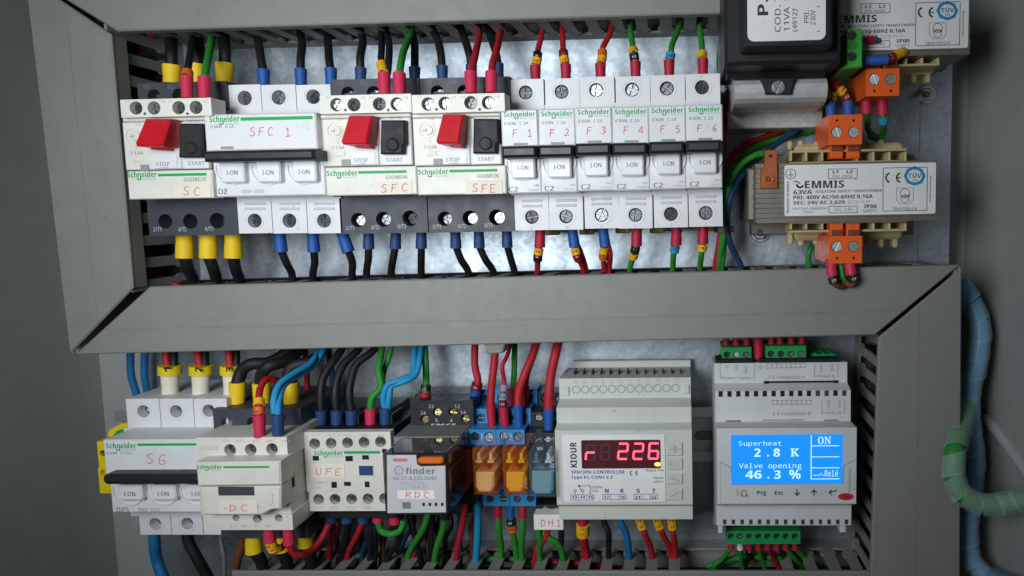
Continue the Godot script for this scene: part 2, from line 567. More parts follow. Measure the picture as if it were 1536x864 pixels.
func make_materials():
	tex_speck = scuffed()
	tex_rough = noise_tex(0.03, 0.75, 1.0, FastNoiseLite.TYPE_SIMPLEX_SMOOTH, 5, 512, 5)
	mat("white", rgb(226, 228, 231), 0.42)
	mat("toggle_white", rgb(232, 234, 238), 0.35)
	mat("cream", rgb(228, 226, 217), 0.45)
	mat("contactor_cream", rgb(223, 221, 211), 0.45)
	mat("charcoal", rgb(60, 65, 74), 0.5)
	mat("black", rgb(27, 28, 31), 0.45)
	mat("handle_black", rgb(32, 35, 40), 0.42)
	mat("hole_black", rgb(14, 14, 15), 0.7)
	mat("red_button", rgb(200, 22, 38), 0.38)
	mat("start_black", rgb(24, 24, 26), 0.6)
	mat("duct", rgb(135, 136, 131), 0.5)
	mat("duct_wall", rgb(135, 136, 131), 0.6)
	mat("enclosure", rgb(172, 176, 174), 0.5)
	mat("controller_grey", rgb(205, 209, 202), 0.5)
	mat("valve_grey", rgb(210, 213, 214), 0.5)
	mat("paper", rgb(238, 238, 238), 0.5)
	mat("sticker_cream", rgb(235, 229, 214), 0.6)
	mat("window_grey", rgb(120, 122, 128), 0.35)
	mat("slot_dark", rgb(62, 62, 70), 0.6)
	mat("pale_plastic", rgb(196, 199, 203), 0.5)
	mat("slot_grey", rgb(150, 151, 156), 0.5)
	mat("red_pale", rgb(206, 120, 116), 0.5)
	mat("blue_grey_ink", rgb(80, 100, 125), 0.6, 0.0, false)
	mat("zinc", rgb(140, 143, 147), 0.3, 1.0)
	mat("brass", rgb(205, 190, 150), 0.3, 1.0)
	mat("bright_zinc", rgb(225, 228, 230), 0.4, 0.9)
	mat("copper", rgb(205, 122, 78), 0.38, 0.9)
	mat("steel_core", rgb(142, 136, 126), 0.45, 0.6)
	mat("bobbin", rgb(196, 184, 138), 0.5)
	mat("orange_terminal", rgb(238, 100, 36), 0.38)
	mat("green_terminal", rgb(28, 150, 78), 0.42)
	mat("bright_green_terminal", rgb(60, 170, 60), 0.42)
	mat("socket_blue", rgb(42, 135, 196), 0.42)
	mat("yellow_plastic", rgb(232, 205, 20), 0.45)
	mat("olive_clip", rgb(150, 135, 50), 0.5)
	mat("tape_white", rgb(238, 236, 232), 0.6)
	# cables
	mat("wire_black", rgb(15, 15, 17), 0.58)
	mat("wire_red", rgb(180, 24, 40), 0.58)
	mat("wire_green", rgb(40, 138, 44), 0.58)
	mat("wire_blue", rgb(18, 110, 170), 0.58)
	mat("wire_light_blue", rgb(30, 145, 200), 0.58)
	mat("wire_navy", rgb(22, 62, 102), 0.58)
	mat("wire_brown", rgb(112, 62, 40), 0.58)
	mat("wire_grey", rgb(120, 122, 122), 0.58)
	mat("sleeve_yellow", rgb(245, 205, 20), 0.55)
	mat("sleeve_blue", rgb(24, 86, 166), 0.55)
	mat("sleeve_navy", rgb(32, 66, 118), 0.55)
	mat("sleeve_red", rgb(206, 42, 80), 0.55)
	mat("sleeve_crimson", rgb(182, 22, 58), 0.55)
	mat("sleeve_white", rgb(232, 228, 210), 0.55)
	mat("marker_yellow", rgb(240, 178, 24), 0.5)
	mat("marker_orange", rgb(226, 104, 26), 0.5)
	mat("marker_black", rgb(30, 28, 28), 0.5)
	mat("marker_blue", rgb(60, 140, 200), 0.5)
	mat("marker_red", rgb(130, 20, 30), 0.5)
	mat("marker_grey", rgb(150, 155, 165), 0.5)
	mat("marker_white", rgb(225, 225, 225), 0.5)
	# inks
	mat("ink", rgb(50, 52, 58), 0.7, 0.0, false)
	mat("grey_ink", rgb(120, 122, 126), 0.7, 0.0, false)
	mat("pale_ink", rgb(168, 170, 172), 0.7, 0.0, false)
	mat("cream_ink", rgb(180, 175, 160), 0.7, 0.0, false)
	mat("white_ink", rgb(190, 195, 200), 0.6, 0.0, false)
	mat("dim_white_ink", rgb(120, 124, 130), 0.6, 0.0, false)
	mat("red_ink", rgb(222, 112, 132), 0.7, 0.0, false)
	mat("green_ink", rgb(0, 160, 84), 0.6, 0.0, false)
	mat("pale_green_ink", rgb(130, 200, 165), 0.6, 0.0, false)
	mat("blue_ink", rgb(60, 84, 160), 0.6, 0.0, false)
	mat("seal_blue", rgb(36, 140, 200), 0.5, 0.0, false)
	mat("dark_seg", rgb(84, 60, 66), 0.5, 0.0, false)
	mat("logo_red", rgb(205, 40, 62), 0.4, 0.0, false)
	# glass-like
	clear("orange_case", rgb(226, 104, 40), 0.17)
	clear("smoke_case", rgb(46, 38, 34), 0.72)
	clear("blue_case", rgb(90, 135, 155), 0.2)
	clear("spiral_wrap", rgb(205, 222, 228), 0.26, 0.3)
	mat("coil_yellow", rgb(246, 184, 48), 0.4)
	mat("coil_tan", rgb(234, 192, 132), 0.4)
	mat("coil_blue", rgb(142, 178, 192), 0.4)
	mat("coil_copper", rgb(170, 72, 30), 0.4)
	mat("relay_label", rgb(198, 199, 202), 0.5)
	glow("display_bloom_glow", Color(0.42, 0.0, 0.1), 0.35)  # faint red glow given to the whole window, imitating bloom of the digits
	mat("relay_button", rgb(226, 108, 22), 0.4)
	mat("sheath_grey", rgb(196, 190, 196), 0.5)
	glow("display_red", Color(1.0, 0.34, 0.44), 2.3)
	glow("indicator_led", Color(0.95, 1.0, 0.45), 1.3)
	glow("lcd_screen", Color(0.08, 0.58, 0.99), 1.0)
	glow("lcd_screen_text", Color(0.75, 0.96, 1.0), 1.1)
	# galvanised steel: spangle, streaks, fine scratches
	var p := StandardMaterial3D.new()
	p.albedo_color = rgb(194, 205, 214)
	p.metallic = 0.92
	p.roughness = 0.5
	p.uv1_triplanar = true
	p.uv1_world_triplanar = true
	p.uv1_scale = Vector3(7, 7, 7)
	p.albedo_texture = noise_tex(0.07, 0.87, 1.0, FastNoiseLite.TYPE_CELLULAR, 11, 1024, 3)
	p.roughness_texture = noise_tex(0.07, 0.8, 1.0, FastNoiseLite.TYPE_CELLULAR, 12, 1024, 3)
	var nt := noise_tex(0.012, 0.0, 1.0, FastNoiseLite.TYPE_SIMPLEX_SMOOTH, 14, 512, 3)
	nt.color_ramp = null
	nt.as_normal_map = true
	nt.bump_strength = 1.5
	p.normal_enabled = true
	p.normal_texture = nt
	p.normal_scale = 0.5
	M["galvanised"] = p
	var a: StandardMaterial3D = p.duplicate()
	a.albedo_color = rgb(214, 215, 216)
	a.roughness = 0.4
	a.metallic = 0.3
	M["bracket_steel"] = a
# ---------------------------------------------------------------- setting
func enclosure():
	var xl := W(128, 300, -28).x
	var xr := W(1446, 400, -28).x
	var st := mb()
	wb(st, xl - 0.03, -0.42, -32, xr + 0.03, 0.3, -28)
	struct(st, "wall_back", "enclosure")
	st = mb()
	wb(st, xl - 0.003, -0.42, -28, xl, 0.3, 120)
	struct(st, "wall_left", "enclosure")
	st = mb()
	wb(st, xr, -0.42, -28, xr + 0.003, 0.3, 120)
	struct(st, "wall_right", "enclosure")
	st = mb()
	wb(st, W(225, 700, 0).x, -0.36, -2.5, W(1425, 300, 0).x, 0.25, 0)
	struct(st, "mounting_plate", "galvanised")
	st = mb()
	wb(st, W(1088, 300, 0).x, W(1200, 436, 0).y, 0.4, W(1378, 300, 2).x, 0.2, 2.4, 0.5)
	struct(st, "mounting_plate_overlay", "galvanised")

func duct(label: String, px: float, py: float, poly: Array, zl: float, walls: Array, lips: Array, pitch := 13.0, seam := [], lipd := 5.0, solid := []):
	begin("wiring_duct", label, "wiring duct", px, py, "grey slotted wiring ducts")
	var lid := ppoly(poly, zl)
	var cen := Vector2.ZERO
	for p in lid: cen += p / lid.size()
	var st := mb()
	prism(st, lid, zl - 1.6, zl, 0.7)
	for l in lips:
		var a: Vector2 = ppoly([l[0]], zl)[0]
		var b: Vector2 = ppoly([l[1]], zl)[0]
		var u := (b - a).normalized()
		var n := Vector2(-u.y, u.x)
		if n.dot(cen - a) < 0: n = -n
		prism(st, PackedVector2Array([a + n * 0.0002, b + n * 0.0002, b + n * 0.0016, a + n * 0.0016]), zl - 1.4 - lipd, zl - 1.2, 0.0)
	for s in seam:
		var a: Vector2 = ppoly([s[0]], zl)[0]
		var b: Vector2 = ppoly([s[1]], zl)[0]
		var n := (b - a).normalized().orthogonal() * 0.00028
		prism(st, PackedVector2Array([a - n, b - n, b + n, a + n]), zl - 0.3, zl + 0.25, 0.1)
	part(st, "lid", "duct")
	st = mb()
	prism(st, inset(lid, 0.003), 0.3, 1.4, 0.0)
	part(st, "back_tray", "duct_wall")
	for l in solid:
		var a: Vector2 = ppoly([l[0]], zl)[0]
		var b: Vector2 = ppoly([l[1]], zl)[0]
		var u := (b - a).normalized()
		var n := Vector2(-u.y, u.x)
		if n.dot(cen - a) < 0: n = -n
		st = mb()
		prism(st, PackedVector2Array([a + n * 0.002, b + n * 0.002, b + n * 0.0033, a + n * 0.0033]), 1.4, zl - 2.0, 0.0)
		part(st, "outer_wall", "duct_wall")
	var finger: ArrayMesh
	for w in walls:
		var a: Vector2 = ppoly([w[0]], zl)[0]
		var b: Vector2 = ppoly([w[1]], zl)[0]
		var u := (b - a).normalized()
		var n := Vector2(-u.y, u.x)
		if n.dot(cen - a) < 0: n = -n
		var a1 := a + n * 0.002
		var b1 := b + n * 0.002
		st = mb()
		prism(st, PackedVector2Array([a1, b1, b1 + n * 0.0013, a1 + n * 0.0013]), 0.3, 11, 0.0)
		part(st, "wall_base", "duct_wall")
		if finger == null:
			st = mb()
			var h := pitch / 2 * MM
			var top := (zl - 2.0) * MM
			var half := [[h - 0.0038, 0.0108], [h - 0.0038, 0.0142], [h - 0.0020, 0.0154], [h - 0.0020, 0.0180], [h - 0.0033, 0.0205], [h - 0.0033, top]]
			var pl := PackedVector2Array()
			for v in half: pl.append(Vector2(v[0], v[1]))
			half.reverse()
			for v in half: pl.append(Vector2(-v[0], v[1]))
			prism(st, pl, -0.65, 0.65, 0.0)
			finger = st.commit()
		var len := (b1 - a1).length()
		var k := 0
		var at: float = w[2] * MM
		while at < len - 0.002:
			var skip := false
			for g in w[3]:
				if at > g[0] * MM and at < g[1] * MM: skip = true
			if not skip:
				var o := MeshInstance3D.new()
				o.mesh = finger
				o.name = "finger"
				o.material_override = M["duct_wall"]
				var p := a1 + u * at + n * 0.00065
				var ux := Vector3(u.x, u.y, 0)
				var lean := rng.randf_range(-0.03, 0.03)
				o.transform = Transform3D(Basis(ux, Vector3(0, 0, 1), ux.cross(Vector3(0, 0, 1))) * Basis(Vector3(1, 0, 0), lean), Vector3(p.x, p.y, 0) - org)
				cur.add_child(o, true)
			at += pitch * MM
			k += 1
	done()

func ducts():
	# upper
	duct("grey slotted duct running above the upper row of breakers", 640, 20, [[-20, -70], [1130, -105], [1130, 18.5], [182, 46], [176, 47], [98, -1]], 54,
		[[[188, 45.5], [1120, 18.8], 6.0, []]], [[[176, 47], [1130, 18.5]]], 13.0, [[[115, -4], [1100, -32]]], 5.0, [[[-20, -70], [1130, -105]]])
	# tall one
	duct("grey slotted duct standing upright beside the red-knobbed SC starter", 130, 260, [[35, -60], [40, -40], [90, 0], [166, 51], [199, 432], [104, 531]], 56,
		[[[164, 30], [199.5, 440], 4.0, []]], [[[166, 51], [199, 432]], [[35, -60], [104, 531]]], 12.2, [[[98, 12], [146, 482]]], 9.0, [[[35, -60], [104, 531]]])
	# middle
	duct("grey slotted duct running between the two rows of devices", 760, 470, [[224, 430], [1441, 397], [1313, 502.5], [112, 532]], 58,
		[[[200, 430.6], [1436, 397.4], 8.0, []], [[130, 531.5], [1310, 502.7], 5.0, []]], [[[224, 430], [1441, 397]], [[112, 532], [1313, 502.5]]], 13.0, [[[158, 494], [1355, 466]]])
	# upright at the other end
	duct("grey slotted duct standing upright beside the blue-screened controller", 1380, 680, [[1319, 506], [1443, 402], [1440, 900], [1305, 900]], 58,
		[[[1319, 506], [1305, 890], 3.0, []]], [[[1319, 506], [1305, 900]], [[1443, 402], [1440, 900]]], 11.6, [[[1378, 460], [1372, 890]]], 3.0, [[[1443, 402], [1440, 900]]])
	# bottom
	duct("grey slotted duct running below the lower row of devices", 800, 880, [[346, 857], [1306, 857.5], [1306, 960], [346, 960]], 42,
		[[[350, 857], [1300, 857.5], 6.0, [[256, 310]]]], [[[346, 857], [1306, 857.5]]], 12.9, [], 1.0, [[[346, 960], [1306, 960]]])
	begin("adhesive_clip", "small grey plastic clip stuck under the middle duct lid", "clip", 742, 520)
	var st := mb()
	prism(st, ppoly([[726, 517], [757, 516], [754, 530], [731, 532]], 57), 48, 57, 0.8)
	part(st, "clip_body", "duct")
	st = mb()
	pb(st, [733, 519, 750, 524], 56, 57.6, 0.2)
	part(st, "clip_tab", "duct")
	done()

func rails():
	for r in [["zinc plated rail carrying the upper row of breakers", [215, 205, 1075, 290]], ["zinc plated rail carrying the lower row of relays and controllers", [175, 613, 1288, 694]]]:
		begin("mounting_rail", r[0], "mounting rail", 640, (r[1][1] + r[1][3]) / 2, "mounting rails")
		var w := R(r[1], 7)
		var st := mb()
		var h: float = w[3] - w[1]
		wb(st, w[0], w[1], 6.2, w[2], w[1] + h * 0.19, 7.4, 0.3)
		wb(st, w[0], w[3] - h * 0.19, 6.2, w[2], w[3], 7.4, 0.3)
		wb(st, w[0], w[1] + h * 0.19 - 0.0012, 0.2, w[2], w[1] + h * 0.19, 6.2)
		wb(st, w[0], w[3] - h * 0.19, 0.2, w[2], w[3] - h * 0.19 + 0.0012, 6.2)
		wb(st, w[0], w[1] + h * 0.19, 0.2, w[2], w[3] - h * 0.19, 1.4)
		part(st, "rail_profile", "bright_zinc")
		for x in [1056, 700, 420]:
			st = mb()
			prism(st, rpoly(R([x - 14, (r[1][1] + r[1][3]) / 2 - 7, x + 14, (r[1][1] + r[1][3]) / 2 + 7], 1.4), 3.0), 1.0, 1.9, 0.2)
			part(st, "rail_rivet", "zinc")
		done()

# ---------------------------------------------------------------- breakers
const ZS := 52.0
const ZL := 73.0
const ZP := 67.0
const ZH := 81.0

# a: poles, up / low shoulder rects, label and panel rects, handle rect, toggle rects, screws
func breaker(a: Dictionary):
	begin(a.called, a.label, "circuit breaker", (a.panel[0] + a.panel[2]) / 2, (a.up[1] + a.low[3]) / 2, a.get("group", ""))
	var n: int = a.n
	for i in n:
		var st := mb()
		var u: Array = a.up
		var l: Array = a.low
		var f0 := float(i) / n
		var f1 := float(i + 1) / n
		holed(st, [lerpf(u[0], u[2], f0) + 0.5, u[1], lerpf(u[0], u[2], f1) - 0.5, u[3]], 8, ZS, [[a.us[i][0], a.us[i][1], a.hr]], 9)
		if l[2] > l[0] and i < a.ls.size():
			holed(st, [lerpf(l[0], l[2], f0) + 0.5, l[1], lerpf(l[0], l[2], f1) - 0.5, l[3]], 8, ZS, [[a.ls[i][0], a.ls[i][1], a.hr]], 9)
			ring(st, a.ls[i][0], a.ls[i][1], ZS, a.hr + 2.6, a.hr + 3.6, 0.25)
		ring(st, a.us[i][0], a.us[i][1], ZS, a.hr + 2.6, a.hr + 3.6, 0.25)
		# core behind the front
		var w := R([lerpf(u[0], u[2], f0) + 0.5, u[3], lerpf(u[0], u[2], f1) - 0.5, l[1]], ZS)
		wb(st, w[0], w[1] - 0.002, 8, w[2], w[3] + 0.002, ZS - 0.3)
		part(st, "pole_housing", "white")
		screw(a.us[i][0] + a.sdx, a.us[i][1] + a.sdy, a.hr - 1.2, ZS - a.sdeep)
		if i < a.ls.size(): screw(a.ls[i][0] + a.sdx, a.ls[i][1] - a.sdy * 0.3, a.hr - 1.2, ZS - a.sdeep)
		for k in 2:
			if i < a.ls.size() and a.slots:
				var sx: float = a.ls[i][0]
				var sy: float = l[1] + 8.0 + k * 7.5
				st = mb()
				pb(st, [sx - 15.5, sy, sx + 15.5, sy + 4], ZS - 1, ZS + 0.35, 0.15)
				part(st, "marker_slot", "pale_plastic")
	var st2 := mb()
	prism(st2, rpoly(R(a.lab, ZL), 0.5), ZS - 1, ZL, 0.6)
	part(st2, "label_plate", "white")
	st2 = mb()
	pb(st2, a.panel, ZS - 1, ZP, 0.6)
	for t in a.tog:
		ring(st2, (t[0] + t[2]) / 2, (t[1] + t[3]) / 2 - 5, ZP, (t[2] - t[0]) * 0.66, (t[2] - t[0]) * 0.72, 0.8, 20, PI * 0.95, PI * 2.05)
	part(st2, "front_panel", "white")
	for t in a.tog:
		st2 = mb()
		prism(st2, rpoly(R(t, ZP + 4), 1.1), ZP - 1, ZP + 4, 0.7)
		part(st2, "toggle", "toggle_white")
		var tw: float = t[2] - t[0]
		var ty: float = (t[1] + t[3]) / 2 + 2
		tx("I-ON", [t[0] + tw * 0.27, ty - 3.5, t[2] - tw * 0.27, ty + 3.0], ZP + 4, "ink", "s")
	# handle: a rounded bar that overhangs
	st2 = mb()
	prism(st2, rpoly(R(a.handle, ZH), a.get("hround", 0.0)), ZP - 2, ZH, 2.2 if a.has("hround") else 1.3)
	var hd := part(st2, "handle", "handle_black")
	if a.has("window"): bpart("indicator_window", "slot_grey", a.window, ZL - 2, ZL + 0.2, 0.1)
	if a.get("clip", []).size() > 0:
		bpart("rail_clip", "olive_clip", a.clip, 14, 20, 0.6, 1.0)
	if a.has("seams"):
		cur.rotation.z = rng.randf_range(-0.006, 0.006)
		cur.position += Vector3(0, rng.randf_range(-0.0002, 0.0002), rng.randf_range(-0.0003, 0.0003))
		for i in n:
			for pr in [[a.us[i][0], a.up[1] + 1.0, a.us[i][1] - a.hr - 4.0], [a.ls[i][0], a.ls[i][1] + a.hr + 4.0, a.low[3] - 1.0]]:
				bar([pr[0] - 0.5, pr[1], pr[0] + 0.5, pr[2]], ZS, "pale_ink", 0.05)

func upper_breakers():
	breaker({"called": "three_pole_breaker", "label": "white three-pole breaker marked SFC1 with one long black handle bar", "n": 3,
		"up": [340, 127, 497, 171], "low": [355.5, 295.5, 513, 350], "lab": [307, 170, 475, 225], "panel": [320, 226, 487, 294],
		"us": [[367, 147], [418, 146], [470, 145]], "ls": [[382, 331], [434, 331], [486, 331]], "hr": 11.0, "sdx": 2.0, "sdy": 0.5, "sdeep": 4.0, "slots": true,
		"tog": [[330, 241, 366, 274], [384, 240.5, 420, 273.5], [438, 240, 474, 273]], "handle": [304, 225, 471, 241], "window": [331, 219.5, 350, 223.5], "group": "three-pole breakers"})
	brand(314, 173.5, 359, 187, ZL)
	bar([361, 175, 469, 180], ZL, "green_ink")
	tx("iC60N   D 2A", [316, 187.5, 351, 192], ZL, "grey_ink")
	hand("SFC 1", [375, 191, 436, 204], ZL, 1.2)
	tx("D2", [328, 283, 341, 291], ZP, "ink")
	tx("400V~ 6000", [363, 284, 396, 290], ZP, "pale_ink")
	done()
	for i in 6:
		var fx := 55.4 * i
		var fy := -1.55 * i
		var sx := 52.9 * i
		var lx := 52.1 * i
		var lp := 54.3 * i
		breaker({"called": "single_pole_breaker", "label": "white single-pole breaker with F%d written in red on its front" % (i + 1), "n": 1, "group": "row of single-pole breakers F1 to F6",
			"up": [764 + sx, 119 - 1.6 * i, 816.6 + sx, 164 - 1.6 * i], "low": [771.5 + lx, 291.5 - 1.3 * i, 823.3 + lx, 345.5 - 1.1 * i],
			"lab": [752.3 + fx, 164.5 + fy, 807.2 + fx, 220 - 1.6 * i], "panel": [757 + lp, 221 - 1.6 * i, 811.6 + lp, 290 - 1.6 * i],
			"us": [[789 + sx, 139 - 1.6 * i]], "ls": [[797.5 + lx, 325.6 - 1.2 * i]], "hr": 10.5, "sdx": 0.3, "sdy": 0.5, "sdeep": 1.2, "slots": true, "seams": true,
			"tog": [[766.5 + 54.6 * i, 232 - 1.7 * i, 802 + 54.6 * i, 268 - 1.6 * i]], "handle": [752 + fx, 219 - 1.75 * i, 804.5 + fx, 236.5 - 1.7 * i], 
			"window": [770.5 + fx, 214.5 + fy, 791.5 + fx, 217.8 + fy], "clip": [816 + 53 * i if i < 4 else 794 + 53 * i, 344 - 1.2 * i, 838 + 53 * i if i < 4 else 812 + 53 * i, 353 - 1.2 * i]})
		brand(756 + fx, 167.5 + fy, 803 + fx, 178.8 + fy, ZL)
		tx("iC60N   C 2A", [757 + fx, 183 + fy, 793 + fx, 187.6 + fy], ZL, "grey_ink")
		hand("F %d" % (i + 1), [769 + fx, 194.5 + fy, 799 + fx, 205 + fy], ZL, 1.2)
		tx("C2", [763 + lp, 280.5 - 1.6 * i, 777 + lp, 287.5 - 1.6 * i], ZP, "ink")
		tx("6000", [800 + lp, 277 - 1.6 * i, 809 + lp, 280.5 - 1.6 * i], ZP, "pale_ink")
		tx("230/400V~", [792 + lp, 283.5 - 1.6 * i, 810 + lp, 286.5 - 1.6 * i], ZP, "pale_ink")
		done()

func lower_breaker():
	breaker({"called": "three_pole_breaker", "label": "white three-pole breaker marked SG half covered by the DC contactor", "n": 3, "group": "three-pole breakers",
		"up": [190, 598, 342, 648], "low": [209, 769, 352, 802], "lab": [156, 659.5, 301, 713], "panel": [166, 714, 302, 769],
		"us": [[215, 617], [264, 617], [313, 616]], "ls": [[233, 786], [281, 785.5], [328, 785]], "hr": 10.0, "sdx": 1.5, "sdy": 1.0, "sdeep": 6.0, "slots": false,
		"tog": [[176, 728, 213, 751], [226, 728, 263, 751], [277, 728, 314, 751]], "handle": [150, 713, 300, 728.5], "hround": 2.6})
	brand(159, 664, 204, 676, ZL)
	bar([206, 665, 296, 668.5], ZL, "green_ink")
	tx("iC60N   D 25A", [160, 677.5, 197, 681.5], ZL, "grey_ink")
	hand("SG", [219, 681, 249, 696], ZL, 1.2)
	tx("multi 9", [175, 706, 193, 710], ZL, "grey_ink")
	tx("D25", [175, 761, 193, 768], ZP, "ink")
	tx("400V~ 6000", [208, 762, 240, 768], ZP, "pale_ink")
	done()

# ---------------------------------------------------------------- motor starters
# b: offsets dictionary in pixels, taken device by device
func starter(a: Dictionary):
	begin("motor_starter", a.label, "motor starter", (a.front[0] + a.front[2]) / 2, 240, "motor starters with red stop knobs")
	var zd := 52.0
	var zf := 70.0
	var zt := 75.0
	var st := mb()
	holed(st, [a.dark_top[0], a.dark_top[1], a.dark_top[2], a.dark_top[3] + 14], 8, 54, a.top_holes, 10)
	part(st, "terminal_housing", "charcoal")
	st = mb()
	var d: Array = a.dark_low
	holed(st, d, 8, zd, a.low_holes, 11)
	var w := R([d[0], a.dark_top[3] - 6, d[2], d[1]], zd)
	wb(st, w[0], w[1], 8, w[2], w[3], zd - 1)
	part(st, "lower_housing", "charcoal")
	for h in a.low_holes:
		if a.low_screws: screw(h[0] + 5, h[1] + 0.5, h[2] * 0.72, zd - 5)
	for h in a.top_holes:
		screw(h[0] + 4, h[1] + 3, h[2] * 0.7, 54 - 6)
	st = mb()
	var hs := []
	for s in a.screws: hs.append([s[0], s[1], 10.0])
	holed(st, a.strip, 64, zt, hs, 6)
	part(st, "auxiliary_block", "cream")
	for s in a.screws: screw(s[0] + 2.5, s[1] + 0.6, 8.0, zt - 3.0)
	# pinholes between the screw pairs
	for k in 2:
		var px: float = (a.screws[k * 2][0] + a.screws[k * 2 + 1][0]) / 2
		var py: float = a.strip[3] - 4.5
		st = mb()
		cyl(st, px, py, zt - 1, zt + 0.15, 2.0, 10, 0.0)
		part(st, "pinhole", "slot_dark")
	var f: Array = a.front
	# front: three fields with recessed joints
	st = mb()
	pb(st, [f[0] - 4, f[1], f[2] - 4, f[1] + 5], 60, zf + 0.6, 0.4)
	pb(st, [f[0] - 2, f[1] + 6, f[2] - 3, f[3] - 44], 60, zf - 2.0, 0.5)
	part(st, "front_cover", "cream")
	st = mb()
	pb(st, [f[0] + 40, f[1] + 7, f[0] + 82, f[3] - 45], zf - 3, zf - 0.8, 0.4)
	part(st, "stop_field", "white")
	st = mb()
	pb(st, [f[0] + 85, f[1] + 7, f[2] - 3, f[3] - 45], zf - 3, zf - 0.6, 0.4)
	part(st, "start_field", "white")
	st = mb()
	pb(st, [f[0] + 4, f[3] - 42.5, f[2] + 5, f[3]], 62, zf, 0.5)
	part(st, "name_band", "cream")
	# dial
	var dc: Array = a.dial
	st = mb()
	ring(st, dc[0], dc[1], zf - 2, 11.0, 12.2, 0.5)
	cyl(st, dc[0], dc[1], zf - 3, zf - 1.2, 8.0, 20, 0.3)
	part(st, "setting_dial", "cream")
	stroke([[dc[0] - 6, dc[1] + 1], [dc[0] - 1, dc[1] + 1], [dc[0] - 3, dc[1] - 2]], zf - 1.2, 1.0, "grey_ink")
	tx("1.6", [dc[0] + 2, dc[1] - 19, dc[0] + 10, dc[1] - 15], zf - 2, "cream_ink")
	tx("1", [dc[0] + 2, dc[1] + 15, dc[0] + 5, dc[1] + 19], zf - 2, "cream_ink")
	tx("1-1.6A", [dc[0] - 5, dc[1] + 23, dc[0] + 14, dc[1] + 28], zf - 2, "grey_ink")
	bpart("trip_window", "sticker_cream", [dc[0] + 1, dc[1] + 31, dc[0] + 14, dc[1] + 38], zf - 3, zf - 1.6, 0.2)
	bpart("test_slot", "slot_grey", [dc[0] + 9, dc[1] + 43, dc[0] + 22, dc[1] + 52], zf - 3, zf - 1.4, 0.2)
	tx("TEST", [dc[0] - 1, dc[1] + 37, dc[0] + 9, dc[1] + 40], zf - 2, "cream_ink")
	# knobs
	var r: Array = a.stop
	st = mb()
	prism(st, ppoly([[r[0] + 20, r[3]], [r[2] - 1, r[3] + 1.5], [r[2], r[1] + 10], [r[0] + 20, r[1] + 10]], zf + 4), zf - 3, zf + 4, 0.5)
	part(st, "stop_knob_base", "red_button")
	st = mb()
	# wedge-shaped knob: flush at the top, standing out at the bottom
	var p0 := ppoly([[r[0] + 6, r[1]], [r[2] - 2, r[1]], [r[2] - 5, r[3] - 4], [r[0] + 3, r[3] - 4], [r[0], r[3] - 9]], zf + 9)
	wedge(st, p0, zf - 2, zf + 6.5, zf + 11)
	var kn := part(st, "stop_knob", "red_button")
	r = a.start
	st = mb()
	prism(st, ppoly([[r[0], r[1]], [r[2] - 1, r[1]], [r[2], r[1] + 36], [r[2] - 3, r[1] + 38], [r[2] - 4, r[3]], [r[0] - 1, r[3]]], zf + 3.4), zf - 3, zf + 3.4, 0.8)
	cyl(st, (r[0] + r[2]) / 2 - 1, r[1] + 37, zf + 3, zf + 4.2, 10.0, 20, 0.7)
	part(st, "start_button", "start_black")
	tx("ON", [r[0] + 10, r[1] - 9.5, r[0] + 28, r[1] - 3], zf - 0.6, "grey_ink", "b")
	tx("STOP", [f[0] + 47, f[3] - 55, f[0] + 67, f[3] - 49], zf - 0.8, "grey_ink")
	stroke([[f[0] + 51, f[3] - 45.5], [f[0] + 56, f[3] - 47.5]], zf - 0.8, 0.8, "pale_ink")
	tx("o/off", [f[0] + 57, f[3] - 48.5, f[0] + 65, f[3] - 45.5], zf - 0.8, "pale_ink")
	tx("START", [f[0] + 95, f[3] - 56, f[0] + 120, f[3] - 50], zf - 0.6, "grey_ink")
	tx("TeSys", [f[0] + 77, f[3] - 64, f[0] + 81, f[3] - 46], zf - 0.8, "cream_ink", "s", 90)
	tx("Telemecanique", [f[0] + 77.5, f[3] - 110, f[0] + 81, f[3] - 76], zf - 0.8, "cream_ink", "s", 90)
	# band
	brand(a.brand[0], a.brand[1], a.brand[2], a.brand[3], zf)
	bar(a.bar, zf, "green_ink")
	tx(a.type, a.typer, zf, "grey_ink")
	bpart("name_sticker", "sticker_cream", a.sticker, zf - 0.5, zf + 0.35, 0.1)
	hand(a.code, a.coder, zf + 0.35, 1.2)
	tx("1/L1", [a.dark_top[0] + 8, a.dark_top[1] + 4, a.dark_top[0] + 18, a.dark_top[1] + 10], 54, "dim_white_ink")
	tx("3/L2", [a.dark_top[0] + 44, a.dark_top[1] + 4, a.dark_top[0] + 54, a.dark_top[1] + 10], 54, "dim_white_ink")
	var k := 0
	for h in a.low_holes:
		tx(["2/T1", "4/T2", "6/T3"][k], [h[0] - 18, h[1] + 9, h[0] - 6, h[1] + 15], zd, "white_ink")
		k += 1
	var ti := 0
	for s in a.screws:
		tx(["23", "24", "13", "14"][ti], [s[0] + (-16 if ti % 2 == 0 else 10), a.strip[1] + 2.5, s[0] + (-9 if ti % 2 == 0 else 17), a.strip[1] + 6], zt, "cream_ink")
		ti += 1
	done()

